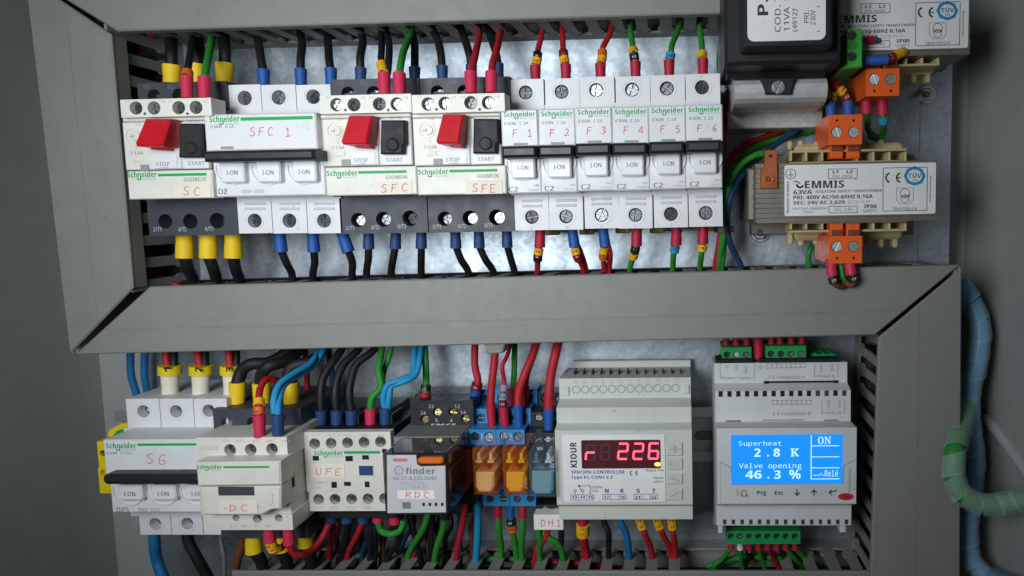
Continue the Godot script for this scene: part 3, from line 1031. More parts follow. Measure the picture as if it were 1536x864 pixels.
func wedge(st: SurfaceTool, p: PackedVector2Array, z0: float, ztop: float, zbot: float):
	var y0 := 1e9
	var y1 := -1e9
	for v in p:
		y0 = minf(y0, v.y); y1 = maxf(y1, v.y)
	var fr := []
	var ins := inset(p, 0.0008)
	var zz := func(v): return lerpf(zbot, ztop, (v.y - y0) / (y1 - y0)) * MM
	var n := p.size()
	for i in n:
		var a := p[i]
		var b := p[(i + 1) % n]
		var e := b - a
		var cen := Vector2((p[0].x + p[1].x) / 2, (y0 + y1) / 2)
		var h := Vector3(e.y, -e.x, 0)
		if Vector2(h.x, h.y).dot((a + b) / 2 - cen) < 0: h = -h
		var za: float = zz.call(a) - 0.0009
		var zb: float = zz.call(b) - 0.0009
		q4(st, Vector3(a.x, a.y, z0 * MM), Vector3(b.x, b.y, z0 * MM), Vector3(b.x, b.y, zb), Vector3(a.x, a.y, za), h)
		var i0 := ins[i]
		var i1 := ins[(i + 1) % n]
		q4(st, Vector3(a.x, a.y, za), Vector3(b.x, b.y, zb), Vector3(i1.x, i1.y, zz.call(i1)), Vector3(i0.x, i0.y, zz.call(i0)), h.normalized() + Vector3(0, 0, 1))
	var tri := Geometry2D.triangulate_polygon(ins)
	for k in range(0, tri.size(), 3):
		var a := ins[tri[k]]
		var b := ins[tri[k + 1]]
		var c := ins[tri[k + 2]]
		t3(st, Vector3(a.x, a.y, zz.call(a)), Vector3(b.x, b.y, zz.call(b)), Vector3(c.x, c.y, zz.call(c)), Vector3(0, 0, 1))

func starters():
	starter({"label": "cream motor starter with red stop knob, sticker marked SC", "front": [187.5, 176, 314, 298], "strip": [181, 148, 317, 175],
		"dark_top": [207, 123, 340, 151], "top_holes": [[231, 144, 10], [268, 143, 10], [306, 142, 10]], "dark_low": [222, 297, 357, 353], "low_holes": [[248, 332, 11], [285.5, 332, 11.5], [326, 331, 12]], "low_screws": false,
		"screws": [[204, 162], [231, 162], [268, 161.5], [294, 161]], "dial": [201, 204], "stop": [205, 177, 252, 224], "start": [268, 185, 305, 236],
		"brand": [191, 257, 235, 270], "bar": [237, 260, 310, 264], "type": "GV2ME20", "typer": [276, 266, 309, 272], "sticker": [261, 276, 316, 296.5], "code": "SC", "coder": [275, 280, 301, 293]})
	starter({"label": "cream motor starter with red stop knob, sticker marked SFC", "front": [484.5, 171, 620, 292.5], "strip": [480, 142, 617, 169.5],
		"dark_top": [497, 118, 629, 144], "top_holes": [[522, 140, 10], [560, 139, 10], [600, 138, 10]], "dark_low": [510, 296, 641, 350], "low_holes": [[537, 330, 11], [575, 329, 11.5], [615, 327.5, 12]], "low_screws": true,
		"screws": [[505, 157], [531, 157], [569, 156], [595.5, 156]], "dial": [503, 196], "stop": [513, 172, 557, 221], "start": [571, 180, 608, 231],
		"brand": [490, 255, 536, 267.5], "bar": [537.5, 256, 610, 260], "type": "GV2ME06", "typer": [579, 263, 611, 268.5], "sticker": [561, 271.5, 618, 291.5], "code": "SFC", "coder": [572, 276, 611, 288]})
	starter({"label": "cream motor starter with red stop knob, sticker marked SFE", "front": [622, 170, 754, 291.5], "strip": [618, 141, 757, 168.5],
		"dark_top": [630, 116, 765, 142], "top_holes": [[656, 138, 10], [696, 137, 10], [736, 137, 10]], "dark_low": [642.5, 294, 773, 348], "low_holes": [[667, 328, 11], [705, 327, 11.5], [745, 326, 12]], "low_screws": true,
		"screws": [[642, 156], [667.5, 155], [706, 154], [732.5, 154]], "dial": [641, 195], "stop": [655, 170, 695, 220], "start": [710, 178, 748, 230],
		"brand": [627, 253, 672, 265.5], "bar": [674, 254, 746, 258], "type": "GV2ME06", "typer": [716, 261, 748, 266.5], "sticker": [698, 270.5, 754, 291], "code": "SFE", "coder": [709, 276, 743, 288]})

# ---------------------------------------------------------------- contactors
func contactors():
	# large one in front of SG
	begin("contactor", "large cream contactor with DC sticker and dark window, overlapping the SG breaker", "contactor", 370, 710)
	var st := mb()
	var wt := R([320, 612, 452, 648], 56)
	holed(st, [320, 613, 452, 648], 8, 56, [[340, 634, 9], [379, 634, 9], [420, 634, 9]], 9)
	part(st, "terminal_housing", "charcoal")
	st = mb()
	pb(st, [352, 640, 462, 800], 8, 50, 0.5)
	part(st, "coil_housing", "charcoal")
	st = mb()
	pb(st, [330, 772, 462, 808], 8, 54, 0.5)
	part(st, "lower_terminals", "charcoal")
	st = mb()
	holed(st, [295, 656, 431, 688], 44, 76, [[345, 675, 9.5], [376, 674.5, 9.5], [408, 673.5, 9.5]], 7)
	part(st, "upper_strip", "contactor_cream")
	for s in [[347, 675.5], [378, 675], [410, 674]]: screw(s[0], s[1], 7.6, 72.5)
	st = mb()
	holed(st, [306, 771, 439, 795], 44, 76, [[354, 776.5, 9.0], [386, 778, 9.5], [418, 777, 9.5]], 7)
	part(st, "lower_strip", "contactor_cream")
	for s in [[356, 777], [388, 778.5], [420, 777]]: screw(s[0], s[1], 7.4, 72.5)
	st = mb()
	pb(st, [298, 687, 434, 773], 44, 75, 0.4)
	part(st, "body", "contactor_cream")
	st = mb()
	prism(st, ppoly([[293, 694], [420, 692], [421, 728], [296, 730]], 86), 74, 86, 0.8)
	part(st, "arc_cover", "contactor_cream")
	st = mb()
	prism(st, ppoly([[299, 731], [421, 729], [421, 764], [407, 765], [392, 773], [304, 773]], 84), 74, 84, 0.8)
	part(st, "front_cover", "contactor_cream")
	bpart("contact_window", "slot_dark", [327, 731, 381, 743.5], 82, 84.3, 0.2)
	bpart("name_sticker", "sticker_cream", [329, 752.5, 386, 771], 83, 84.4, 0.1)
	var sx := W(434, 730, 75).x
	st = mb()
	wb(st, sx - 0.001, W(436, 731, 72).y, 70.4, sx + 0.0003, W(436, 709, 72).y, 72.4)
	part(st, "side_slot", "hole_black")
	hand("DC", [344, 757, 371, 767], 84.4, 1.2)
	brand(295, 697, 333, 706, 86)
	bar([335, 699, 404, 702], 86, "green_ink")
	tx("LC1D18", [302, 669, 327, 675], 76, "cream_ink")
	for k in 5: tx(["1/L1", "NO", "3/L2", "NC", "5/L3"][k], [332 + 23 * k, 659.5, 343 + 23 * k, 663], 76, "cream_ink")
	for k in 4: tx(["T1", "NO", "T2", "NC"][k], [345 + 18 * k, 787, 353 + 18 * k, 790.5], 76, "cream_ink")
	dot(385.5, 760, 3, 2.5, 84, "cream_ink")
	stroke([[406, 740], [409, 742], [409, 755], [405, 758]], 84, 1.0, "cream_ink")
	done()
	# small one
	begin("contactor", "small cream contactor with five screw holes above and UFE sticker", "contactor", 522, 705)
	st = mb()
	pb(st, [464, 612, 592, 655], 8, 30, 0.6)
	for k in 6: pb(st, [460 + 25 * k, 622, 464 + 25 * k, 650], 28, 42, 0.4)
	part(st, "upper_terminals", "black")
	st = mb()
	pb(st, [467, 755, 594, 778], 8, 48, 0.6)
	part(st, "lower_terminals", "black")
	st = mb()
	var hu := []
	var hl := []
	for k in 5:
		hu.append([472 + 24.7 * k, 665.5 - 0.7 * k, 8.7])
		hl.append([478 + 24.7 * k, 749 - 0.3 * k, 8.7])
	holed(st, [456.5, 648, 586, 674.5], 55, 60, hu, 4.5)
	holed(st, [464, 737.5, 592, 766.5], 55, 60, hl, 4.5)
	part(st, "terminal_cover", "contactor_cream")
	st = mb()
	pb(st, [458.5, 674.6, 589, 737.4], 55, 60, 0.0)
	var rb := mb()
	pb(rb, [461, 646.5, 588, 768], 12, 54.9, 0.3)
	part(rb, "rear_body", "black")
	part(st, "front_cover", "contactor_cream")
	for k in 5:
		screw(hu[k][0] + 3, hu[k][1], 6.4, 57.0)
		screw(hl[k][0] + 3, hl[k][1], 6.4, 57.0)
	for r in [[469, 684, 478, 691], [518, 684, 529, 692], [543, 683, 553, 689.5], [573, 673.5, 580, 680], [497, 723, 505, 732], [516, 723, 526, 729], [547, 722.5, 554, 731]]:
		bpart("contact_slot", "hole_black", r, 58, 60.25, 0.1)
	bpart("slider_frame", "cream", [530, 698, 560, 715], 58, 60.5, 0.2)
	bpart("slider", "sleeve_navy", [538, 699.5, 558, 713.5], 58, 61.4, 0.4)
	bpart("name_sticker", "sticker_cream", [466, 697.5, 517, 717], 59, 60.4, 0.1)
	hand("UFE", [473, 702.5, 512, 712.5], 60.4, 1.2)
	brand(471, 675.5, 514, 686, 60)
	bar([516, 676.5, 570, 680.5], 60, "green_ink")
	tx("LC1K0910", [467, 721.5, 491, 726], 60, "cream_ink")
	tx("AC-3 20A", [467, 729, 482, 733], 60, "cream_ink")
	tx("A1 A2", [494, 734, 514, 737], 60, "cream_ink")
	for k in 5: tx(["1L1", "3L2", "5L3", "13NO", "A1"][k], [467 + 24.5 * k, 651, 478 + 24.5 * k, 654.5], 60, "cream_ink")
	for k in 4: tx(["2T1", "4T2", "6T3", "14NO"][k], [471 + 24.5 * k, 759.5, 484 + 24.5 * k, 763.5], 60, "cream_ink")
	done()
# prism along x with a profile of [py, z]; px range given at depth zr
func xprof(st: SurfaceTool, x0: float, x1: float, zr: float, prof: Array):
	var xm := (x0 + x1) / 2
	var pts := PackedVector2Array()
	for p in prof: pts.append(Vector2(p[1] * MM, W(xm, p[0], p[1]).y))
	var ym: float = prof[prof.size() / 2][0]
	var xa := W(x0, ym, zr).x
	var xb := W(x1, ym, zr).x
	var n := pts.size()
	var area := 0.0
	for i in n: area += pts[i].cross(pts[(i + 1) % n])
	for i in n:
		var a := pts[i]
		var b := pts[(i + 1) % n]
		var e := b - a
		var h := Vector2(e.y, -e.x) * (1.0 if area > 0 else -1.0)
		q4(st, Vector3(xa, a.y, a.x), Vector3(xb, a.y, a.x), Vector3(xb, b.y, b.x), Vector3(xa, b.y, b.x), Vector3(0, h.y, h.x))
	var tri := Geometry2D.triangulate_polygon(pts)
	for k in range(0, tri.size(), 3):
		var a := pts[tri[k]]
		var b := pts[tri[k + 1]]
		var c := pts[tri[k + 2]]
		t3(st, Vector3(xa, a.y, a.x), Vector3(xa, b.y, b.x), Vector3(xa, c.y, c.x), Vector3(-1, 0, 0))
		t3(st, Vector3(xb, a.y, a.x), Vector3(xb, b.y, b.x), Vector3(xb, c.y, c.x), Vector3(1, 0, 0))

# ---------------------------------------------------------------- relays
func relays():
	begin("relay_socket", "black relay socket with numbered screw terminals above the RDC relay", "relay socket", 665, 690, "relay sockets")
	var st := mb()
	holed(st, [616, 601, 710, 641], 8, 38, [[637, 629, 7], [656, 618, 7], [679, 618, 7], [698, 628, 7]], 3)
	part(st, "terminal_block", "black")
	for s in [[638, 629.5], [657, 618.5], [680, 618.5], [699, 628.5]]: screw(s[0], s[1], 5.4, 37, false, "brass")
	st = mb()
	pb(st, [622, 592, 712, 601], 8, 26, 0.3)
	part(st, "marking_carrier", "black")
	for k in 6:
		st = mb()
		prism(st, ppoly([[650 + 12 * k, 599.5], [652 + 12 * k, 599.5], [658 + 12 * k, 592.5], [656 + 12 * k, 592.5]], 27), 25, 27, 0.1)
		part(st, "carrier_rib", "wire_grey")
	st = mb()
	pb(st, [626, 640, 715, 770], 8, 30, 0.5)
	part(st, "socket_base", "black")
	st = mb()
	pb(st, [672, 741, 713, 757], 8, 46, 0.5)
	part(st, "lower_terminals", "black")
	for l in [["22", 643, 607], ["12", 682, 607], ["24", 631, 617], ["14", 691, 616], ["5", 653, 628], ["4", 675, 628]]:
		tx(l[0], [l[1], l[2], l[1] + 4.0 * l[0].length(), l[2] + 5], 38, "white_ink", "s")
	tx("FRSCE", [647, 635.5, 684, 640.5], 38, "white_ink", "b")
	done()
	begin("plug_in_relay", "smoky clear relay with light grey label plate marked RDC and orange lever", "relay", 640, 705, "plug-in relays")
	st = mb()
	prism(st, rpoly(R([574.5, 680, 673, 773], 82), 1.5), 31, 82, 1.2)
	part(st, "case", "smoke_case")
	st = mb()
	pb(st, [604, 690, 668, 752], 33, 64, 0.8)
	part(st, "coil", "coil_copper")
	st = mb()
	pb(st, [590, 655, 690, 676], 33, 58, 0.5)
	part(st, "contact_bridge", "wire_grey")
	st = mb()
	prism(st, ppoly([[580, 683], [624, 683], [626, 697], [631, 700], [668, 699], [669, 769], [581, 770]], 82.6), 81, 82.6, 0.2)
	part(st, "label_plate", "relay_label")
	bpart("test_lever", "relay_button", [626, 687, 664.5, 696.5], 80, 84, 0.8, 1.5)
	bpart("flag_window", "red_pale", [589.5, 687.8, 610.5, 692.5], 82, 82.9, 0.1)
	bpart("name_sticker", "tape_white", [596, 736.5, 652, 748.5], 82, 82.9, 0.1)
	hand("RDC", [608, 738.5, 645, 746.5], 82.9, 1.2)
	circ(598, 706, 6.2, 82.6, 1.4, "pale_ink")
	stroke([[594, 704], [599, 704], [596, 709], [601, 709]], 82.6, 1.0, "pale_ink")
	tx("finder", [608, 701, 653, 711], 82.6, "grey_ink", "b")
	tx("60.12.8.230.0040", [590, 714.5, 655, 720], 82.6, "grey_ink")
	tx("~ 10A / 250V ~", [594, 722, 643, 727], 82.6, "pale_ink")
	tx("Us 230V AC", [602, 728.5, 643, 733.5], 82.6, "pale_ink")
	bpart("indicator_square", "wire_grey", [603.5, 753.5, 615.5, 763], 82, 82.9, 0.1)
	for k in 4: bpart("pin_mark", "hole_black", [633.5 + 9.3 * k, 754.5, 637 + 9.3 * k, 759], 82, 82.9, 0.0)
	done()
	# three slim sockets with their relays
	for i in 3:
		var blue := i < 2
		var m := "socket_blue" if blue else "black"
		var dx := 43.3 * i
		var lab: String = ["blue relay socket holding the pale orange relay, beside the RDC relay", "blue relay socket holding the bright amber relay", "black relay socket holding the blue-grey relay"][i]
		begin("relay_socket", lab, "relay socket", 745 + dx, 690, "relay sockets")
		var ex := 0.0 if blue else 1.5
		var yo := 0.0 if blue else 5.0
		st = mb()
		holed(st, [701 + dx + ex, 644.5 + yo, 743.6 + dx + ex, 667 + yo], 8, 45, [[712.5 + dx + ex, 654.5 + yo * 1.3, 7], [733.5 + dx + ex, 654 + yo * 1.3, 7]], 2)
		part(st, "front_tier", m)
		for s in [712.8, 733.8]: screw(s + dx + ex, 654.6 + yo * 1.3, 6.0, 44.5)
		st = mb()
		holed(st, [711 + dx, 613 + yo, 753 + dx, 645 + yo], 8, 33, [[721.5 + dx, 626.5, 6.5], [743 + dx, 626, 6.5]], 2)
		part(st, "middle_tier", m)
		for s in [721.8, 743.3]: screw(s + dx, 626.6, 5.5, 32.5)
		st = mb()
		holed(st, [721 + dx, 584 + yo, 762.5 + dx, 614 + yo], 8, 20, [[731 + dx, 598, 6.5], [752 + dx, 598, 6.5]], 2)
		part(st, "rear_tier", m)
		for s in [731.3, 752.3]: screw(s + dx, 598.5, 5.5, 19.5)
		st = mb()
		pb(st, [717 + dx * 0.97, 660, 758 + dx * 0.97, 745], 8, 28, 0.5)
		part(st, "socket_base", "black" if not blue else "socket_blue")
		st = mb()
		var ly := 742.0 if blue else 757.0
		holed(st, [724 + dx * 0.93 + ex * 0, ly, 763.5 + dx * 0.93, ly + 17], 8, 36, [[735 + dx * 0.95, ly + 6.5, 6], [755 + dx * 0.95, ly + 6, 6]], 2)
		part(st, "lower_terminals", m)
		for s in [735.3, 755.3]: screw(s + dx * 0.95, ly + 6.5, 5.2, 35.5)
		if blue:
			bar([722 + dx, 650, 722.8 + dx, 660], 45, "white_ink")
			stroke([[723 + dx, 651], [725 + dx, 657], [723 + dx, 662]], 45, 0.7, "white_ink")
		else:
			tx("11", [808 + 0, 657, 812, 661], 45, "white_ink")
			for c in [[789, 671], [826, 670], [830, 658]]: dot(c[0], c[1], 1.0, 1.0, 45, "white_ink", 8)
		done()
		var r := [[709, 672, 746, 743], [754, 671, 791.5, 743], [793.5, 676, 833, 747]][i] as Array
		begin("plug_in_relay", ["pale orange clear relay in the blue socket beside the RDC relay", "bright amber clear relay in a blue socket beside the black socket", "blue-grey clear relay in the black socket above the DH1 tag"][i], "relay", (r[0] + r[2]) / 2, 710, "plug-in relays")
		st = mb()
		prism(st, rpoly(R(r, 62), 1.0), 28.5, 62, 1.0)
		part(st, "case", "orange_case" if blue else "blue_case")
		st = mb()
		var cx: float = (r[0] + r[2]) / 2
		prism(st, ppoly([[cx - 14, 709], [cx + 14, 709], [cx + 14, 731], [cx + 9, 739], [cx - 9, 739], [cx - 14, 731]] if blue else [[cx - 16, 707], [cx + 16, 707], [cx + 16, 736], [cx + 11, 742], [cx - 11, 742], [cx - 16, 736]], 60), 36, 60, 1.0)
		part(st, "coil_block", ["coil_tan", "coil_yellow", "coil_blue"][i])
		st = mb()
		cyl(st, cx, 706, 40, 57, 7.0, 16, 0.8)
		part(st, "armature", ["coil_copper", "coil_copper", "wire_grey"][i])
		for s in [-9, 9]:
			st = mb()
			pb(st, [cx + s - 2.5, 680, cx + s + 2.5, 693], 36, 56, 0.4)
			pb(st, [cx + s - 5, 691, cx + s + 5, 695], 36, 58, 0.4)
			part(st, "contact", ["coil_tan", "coil_yellow", "marker_white"][i] if (i != 2 or s > 0) else "wire_grey")
		st = mb()
		pb(st, [r[0] + 3, 674, r[2] - 3, 742], 29, 33, 0.3)
		part(st, "relay_base", "coil_copper" if blue else "wire_navy")
		if i == 2:
			tx("24V DC", [825, 683, 831, 706], 62, "white_ink", "s", 90)
			bar([794.5, 703.5, 832, 704.6], 62, "wire_navy")
		if i == 1: tx("250V~", [787, 712, 790.5, 733], 62, "coil_tan", "s", 90)
		done()
	begin("name_tag", "small white tag marked DH1 hanging under the black relay socket", "tag", 823, 785)
	st = mb()
	pb(st, [800.5, 772.5, 845, 795.5], 34, 44, 0.4)
	part(st, "tag_body", "tape_white")
	hand("DH1", [811, 779, 842, 789.5], 44, 1.2)
	done()

# ---------------------------------------------------------------- controllers
func seg7(on: Array, x: float, y: float, w: float, h: float, z: float):
	var sk := 1.5
	var X := func(u, v): return x + u * w + sk * (1.0 - v)
	var Y := func(v): return y + v * h
	var segs := [[[0.08, 0], [0.92, 0]], [[1, 0.05], [1, 0.45]], [[1, 0.55], [1, 0.95]], [[0.08, 1], [0.92, 1]], [[0, 0.55], [0, 0.95]], [[0, 0.05], [0, 0.45]], [[0.08, 0.5], [0.92, 0.5]]]
	for k in 7:
		var a: Array = segs[k][0]
		var b: Array = segs[k][1]
		stroke([[X.call(a[0], a[1]), Y.call(a[1])], [X.call(b[0], b[1]), Y.call(b[1])]], z, 3.2 if k in on else 2.0, "display_red" if k in on else "dark_seg", 0.15)

func phase_controller():
	begin("phase_controller", "light grey phase controller with glowing red digits r 226", "controller", 935, 665)
	var st := mb()
	xprof(st, 832, 1037.5, 57, [[551, 10], [567, 40], [597, 40], [611, 50], [634, 50], [645, 57], [757, 57], [759, 51], [779, 51], [775, 10]])
	part(st, "case", "controller_grey")
	st = mb()
	pb(st, [860, 541, 1036, 553], 5, 9, 0.3)
	part(st, "rear_cover", "controller_grey")
	for k in 12:
		st = mb()
		ring(st, 864 + 13.55 * k, 584.5 - 0.25 * k, 40, 5.3, 6.2, 0.3, 18)
		part(st, "knockout_ring", "slot_grey")
		tx(str(k + 1), [861.5 + 13.6 * k, 570 - 0.2 * k, (864.5 if k < 9 else 867.5) + 13.6 * k, 575.5 - 0.2 * k], 40, "pale_ink")
	for k in 13:
		st = mb()
		pb(st, [860 + 13.3 * k, 558, 862 + 13.3 * k, 563], 22, 31, 0.1)
		part(st, "wire_slot", "slot_dark")
	for r in [[844, 580.5, 853.5, 594.5], [1024.5, 577.5, 1034, 591]]: bpart("clip_tab", "controller_grey", r, 39, 41, 0.4)
	bpart("label_plate", "paper", [844.5, 652.5, 998, 753], 56, 57.5, 0.15)
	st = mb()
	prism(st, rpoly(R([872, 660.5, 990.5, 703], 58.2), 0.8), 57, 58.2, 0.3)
	part(st, "display_window", "display_bloom_glow")  # window pane glows faintly itself, standing in for bloom round the digits
	var zd := 58.2
	seg7([4, 6], 878.5, 667.5, 13, 22.5, zd)
	seg7([], 901, 667, 12, 22.5, zd)
	seg7([0, 1, 6, 4, 3], 927, 665.5, 13.5, 23, zd)
	seg7([0, 1, 6, 4, 3], 950, 665.5, 13.5, 23, zd)
	seg7([0, 5, 6, 4, 3, 2], 973, 665, 13.5, 23, zd)
	dot(986.5, 696.5, 5.2, 3.2, zd, "indicator_led", 16, 0.2)
	tx("KIOUR", [855.5, 663, 865, 701], 57.5, "hole_black", "b", 90)
	tx("1PH/3PH CONTROLLER", [856.5, 705.5, 937, 710.5], 57.5, "blue_ink", "b")
	tx("Type PC-CON1 V.2", [857, 713.5, 919, 719.5], 57.5, "blue_ink", "b")
	circ(949, 709.5, 3.4, 57.5, 1.2, "ink", PI * 0.6, PI * 1.4, 8)
	circ(957, 709.5, 3.4, 57.5, 1.2, "ink", PI * 0.6, PI * 1.4, 8)
	stroke([[953.6, 709.5], [956.5, 709.5]], 57.5, 1.0)
	tx("Relay ON", [969.5, 703.8, 994.5, 707.8], 57.5, "ink")
	tx("Reset", [980.5, 714.5, 995, 718.2], 57.5, "ink")
	tx("alarm", [980.5, 720.2, 995, 723.6], 57.5, "ink")
	tx("250Vac", [887, 728.5, 905, 732.5], 57.5, "ink")
	tx("12A", [887, 734, 897, 738], 57.5, "ink")
	stroke([[869, 729], [885, 728.5], [885.5, 741]], 57.5, 0.9)
	stroke([[868.5, 729], [873, 738]], 57.5, 0.9)
	dot(868.5, 728.8, 1.6, 1.6, 57.5, "ink", 8)
	for c in [862.5, 874]:
		circ(c, 736, 1.9, 57.5, 0.8)
		stroke([[c, 738], [c, 742]], 57.5, 0.8)
	for l in [["N", 907.5], ["R", 930.5], ["S", 954.5], ["T", 978]]: tx(l[0], [l[1], 733, l[1] + 5.5, 739], 57.5, "ink", "b")
	outline([856, 741.8, 891, 750.5], 57.5, 0.8, "blue_ink"); outline([904, 741, 939.5, 749.8], 57.5, 0.8, "blue_ink"); outline([950.5, 740.6, 986.5, 749.2], 57.5, 0.8, "blue_ink")
	for b in [868, 880, 916, 928, 962.5, 974.5]: bar([b, 742, b + 0.7, 749.2], 57.5, "blue_ink")
	for l in [["13", 858.5], ["14", 870.8], ["15", 882.5], ["17", 906.5], ["19", 930], ["21", 953], ["23", 977]]: tx(l[0], [l[1], 743.5, l[1] + 6.8, 748.3], 57.5, "ink", "b")
	var syms := ["+", "RST", "v", "^"]
	var ys := [[663.5, 684], [687, 704.5], [710.5, 726.5], [733, 750.5]]
	for k in 4:
		st = mb()
		var r := [1000.0, ys[k][0], 1024.0, ys[k][1]]
		pb(st, r, 56, 57.9, 0.4)
		part(st, "key", "controller_grey")
		tx(["+", "RST", "\\", "/"][k], [1003, ys[k][0] + 5, 1021, ys[k][1] - 5], 57.9, "pale_ink", "s")
	done()
	var l := AreaLight3D.new()
	l.name = "display_light"
	l.light_color = Color(1.0, 0.08, 0.18)
	l.light_energy = 0.0006
	l.area_size = Vector2(0.035, 0.012)
	l.shadow_enabled = true
	l.position = W(950, 680, 60.5)
	l.basis = Basis(Vector3.UP, PI)
	add_child(l)

func valve_controller():
	begin("valve_controller", "light grey valve controller with glowing blue screen reading Superheat 2.8 K", "controller", 1180, 670)
	var st := mb()
	xprof(st, 1075, 1285, 63, [[535, 12], [544, 42], [574, 42], [586, 50], [632, 50], [642, 63], [756, 63], [758, 53], [788, 53], [785, 12]])
	part(st, "case", "valve_grey")
	for r in [[1077.5, 786, 1084, 800], [1260, 786, 1269, 799]]: bpart("foot", "valve_grey", r, 12, 50, 0.3)
	# openings along the top for the plug-in connectors
	bpart("connector_recess", "hole_black", [1074, 539.5, 1129, 544.5], 30, 42.3, 0.1)
	bpart("connector_recess", "hole_black", [1140, 539, 1215, 544], 30, 42.3, 0.1)
	bpart("connector_recess", "hole_black", [1216, 538.5, 1257, 543.5], 30, 42.3, 0.1)
	for k in 15: bpart("vent_slot", "hole_black" if not k in [11, 12, 14] else "slot_dark", [1077.8 + 13.25 * k, 587 - 0.1 * k, 1084 + 13.25 * k, 595.2 - 0.1 * k], 48, 50.25, 0.0)
	for k in 15: bpart("vent_slot", "slot_dark", [1084.5 + 13.05 * k, 779.5, 1089.5 + 13.05 * k, 786.5], 51, 53.25, 0.0)
	bpart("cover_gap", "hole_black", [1146, 571.5, 1258, 574], 40, 42.4, 0.0)
	bpart("cover_gap", "hole_black", [1146, 572, 1153, 577], 40, 42.9, 0.0)
	bpart("cover_gap", "hole_black", [1250, 571, 1256.5, 576], 40, 42.9, 0.0)
	for r in [[1089, 630.5, 1111, 632.2], [1144, 629.5, 1206, 630.5], [1236, 629.5, 1258, 630.8]]: bar(r, 50, "ink")
	# printing on the steps
	var zp := 42.0
	stroke([[1082, 546], [1080, 546], [1080.5, 567.5], [1083, 567.5]], zp, 0.7, "grey_ink")
	stroke([[1130, 546], [1131.5, 546], [1131.5, 567], [1128, 567]], zp, 0.7, "grey_ink")
	tx("Power Supply", [1084, 564.5, 1127, 570], zp, "grey_ink")
	for t in [["G", 1088], ["G0", 1103], ["VBAT", 1117]]: tx(t[0], [t[1], 548, t[1] + 4, 550 + 2.6 * t[0].length()], zp, "grey_ink", "s", 90)
	stroke([[1135, 550.5], [1146, 550.5]], zp, 0.7, "grey_ink")
	stroke([[1140.5, 546], [1140.5, 550.5]], zp, 0.7, "grey_ink")
	stroke([[1138, 553], [1143, 553]], zp, 0.7, "grey_ink")
	outline([1150, 545, 1208, 552], zp, 0.7, "grey_ink")
	for k in 4: tx(["1", "2", "3", "4"][k], [1156 + 14.2 * k, 546.5, 1159 + 14.2 * k, 550.5], zp, "grey_ink")
	for b in [1164.5, 1179, 1193]: bar([b, 545, b + 0.7, 552], zp, "grey_ink")
	tx("E V connection A", [1153, 563, 1207, 568.5], zp, "grey_ink")
	tx("COM A", [1229.5, 546, 1234, 560], zp, "grey_ink", "s", 90)
	tx("NO A", [1246, 546, 1250, 556], zp, "grey_ink", "s", 90)
	tx("Relay A", [1227, 562, 1252, 567], zp, "grey_ink")
	stroke([[1222, 546], [1222, 565], [1225, 565]], zp, 0.7, "grey_ink")
	stroke([[1257, 545], [1257, 564.5], [1254, 564.5]], zp, 0.7, "grey_ink")
	zp = 50.0
	outline([1158, 600, 1217, 607], zp, 0.7, "grey_ink")
	for k in 4: tx(["1", "3", "2", "4"][k], [1163.5 + 14.8 * k, 601.5, 1166.5 + 14.8 * k, 605.5], zp, "grey_ink")
	for b in [1172.5, 1187, 1202]: bar([b, 600, b + 0.7, 607], zp, "grey_ink")
	tx("E V connection B", [1160, 617.5, 1216, 623], zp, "grey_ink")
	tx("COM B", [1241, 600, 1245.5, 614], zp, "grey_ink", "s", 90)
	tx("NO B", [1257, 600, 1261, 611], zp, "grey_ink", "s", 90)
	tx("Relay B", [1238, 617, 1261, 622], zp, "grey_ink")
	stroke([[1233, 600], [1233, 620], [1236, 620]], zp, 0.7, "grey_ink")
	stroke([[1267, 599], [1267, 619.5], [1264, 619.5]], zp, 0.7, "grey_ink")
	# face
	var zf := 63.0
	stroke([[1080, 693], [1096, 701], [1098, 727], [1264, 725.5], [1266, 698], [1283, 690]], zf, 0.9, "grey_ink")
	stroke([[1080, 693], [1081, 755], [1285, 754.5]], zf, 0.7, "pale_ink")
	st = mb()
	prism(st, rpoly(R([1096.5, 652, 1264, 726.5], 63.4), 0.6), 62, 63.4, 0.2)
	part(st, "lcd_screen", "lcd_screen")
	var zl := 63.4
	var t := "lcd_screen_text"
	tx("Superheat", [1108, 661.5, 1172, 670.5], zl, t, "m")
	tx("2", [1131, 672.5, 1141, 685], zl, t, "b")
	dot(1152, 683.5, 1.4, 1.4, zl, t, 8)
	tx("8", [1160, 672.5, 1170, 685], zl, t, "b")
	tx("K", [1185.5, 672.5, 1198.5, 684.5], zl, t, "f")
	tx("Valve opening", [1108.5, 694.5, 1202, 704.5], zl, t, "m")
	tx("46", [1118, 705.5, 1142.5, 718], zl, t, "b")
	dot(1152.5, 716.5, 1.4, 1.4, zl, t, 8)
	tx("3", [1161, 705.5, 1171, 718], zl, t, "b")
	tx("%", [1184, 704.5, 1201, 718], zl, t, "b")
	bar([1216, 653, 1217.4, 719], zl, t); bar([1216, 668, 1259, 669.2], zl, t); bar([1216, 684.5, 1259, 685.7], zl, t); bar([1216, 701, 1259, 702.2], zl, t); bar([1216, 717.6, 1259, 718.8], zl, t)
	tx("ON", [1227, 655, 1246.5, 666], zl, t, "f")
	tx("Rel\u00e9", [1237, 705, 1257, 714.5], zl, t, "m")
	stroke([[1220, 713], [1228, 713], [1233, 709.5]], zl, 1.0, t)
	stroke([[1233, 713], [1236, 713]], zl, 1.0, t)
	stroke([[1112, 744], [1113, 737], [1116, 734.5], [1119, 737], [1120, 744], [1112, 744]], zf, 1.1)
	stroke([[1120, 742], [1122, 745]], zf, 1.0)
	tx("HELP", [1105, 733, 1108.5, 744], zf, "logo_red", "s", 90)
	tx("Prg", [1135.5, 736, 1149.5, 743.5], zf, "ink", "b")
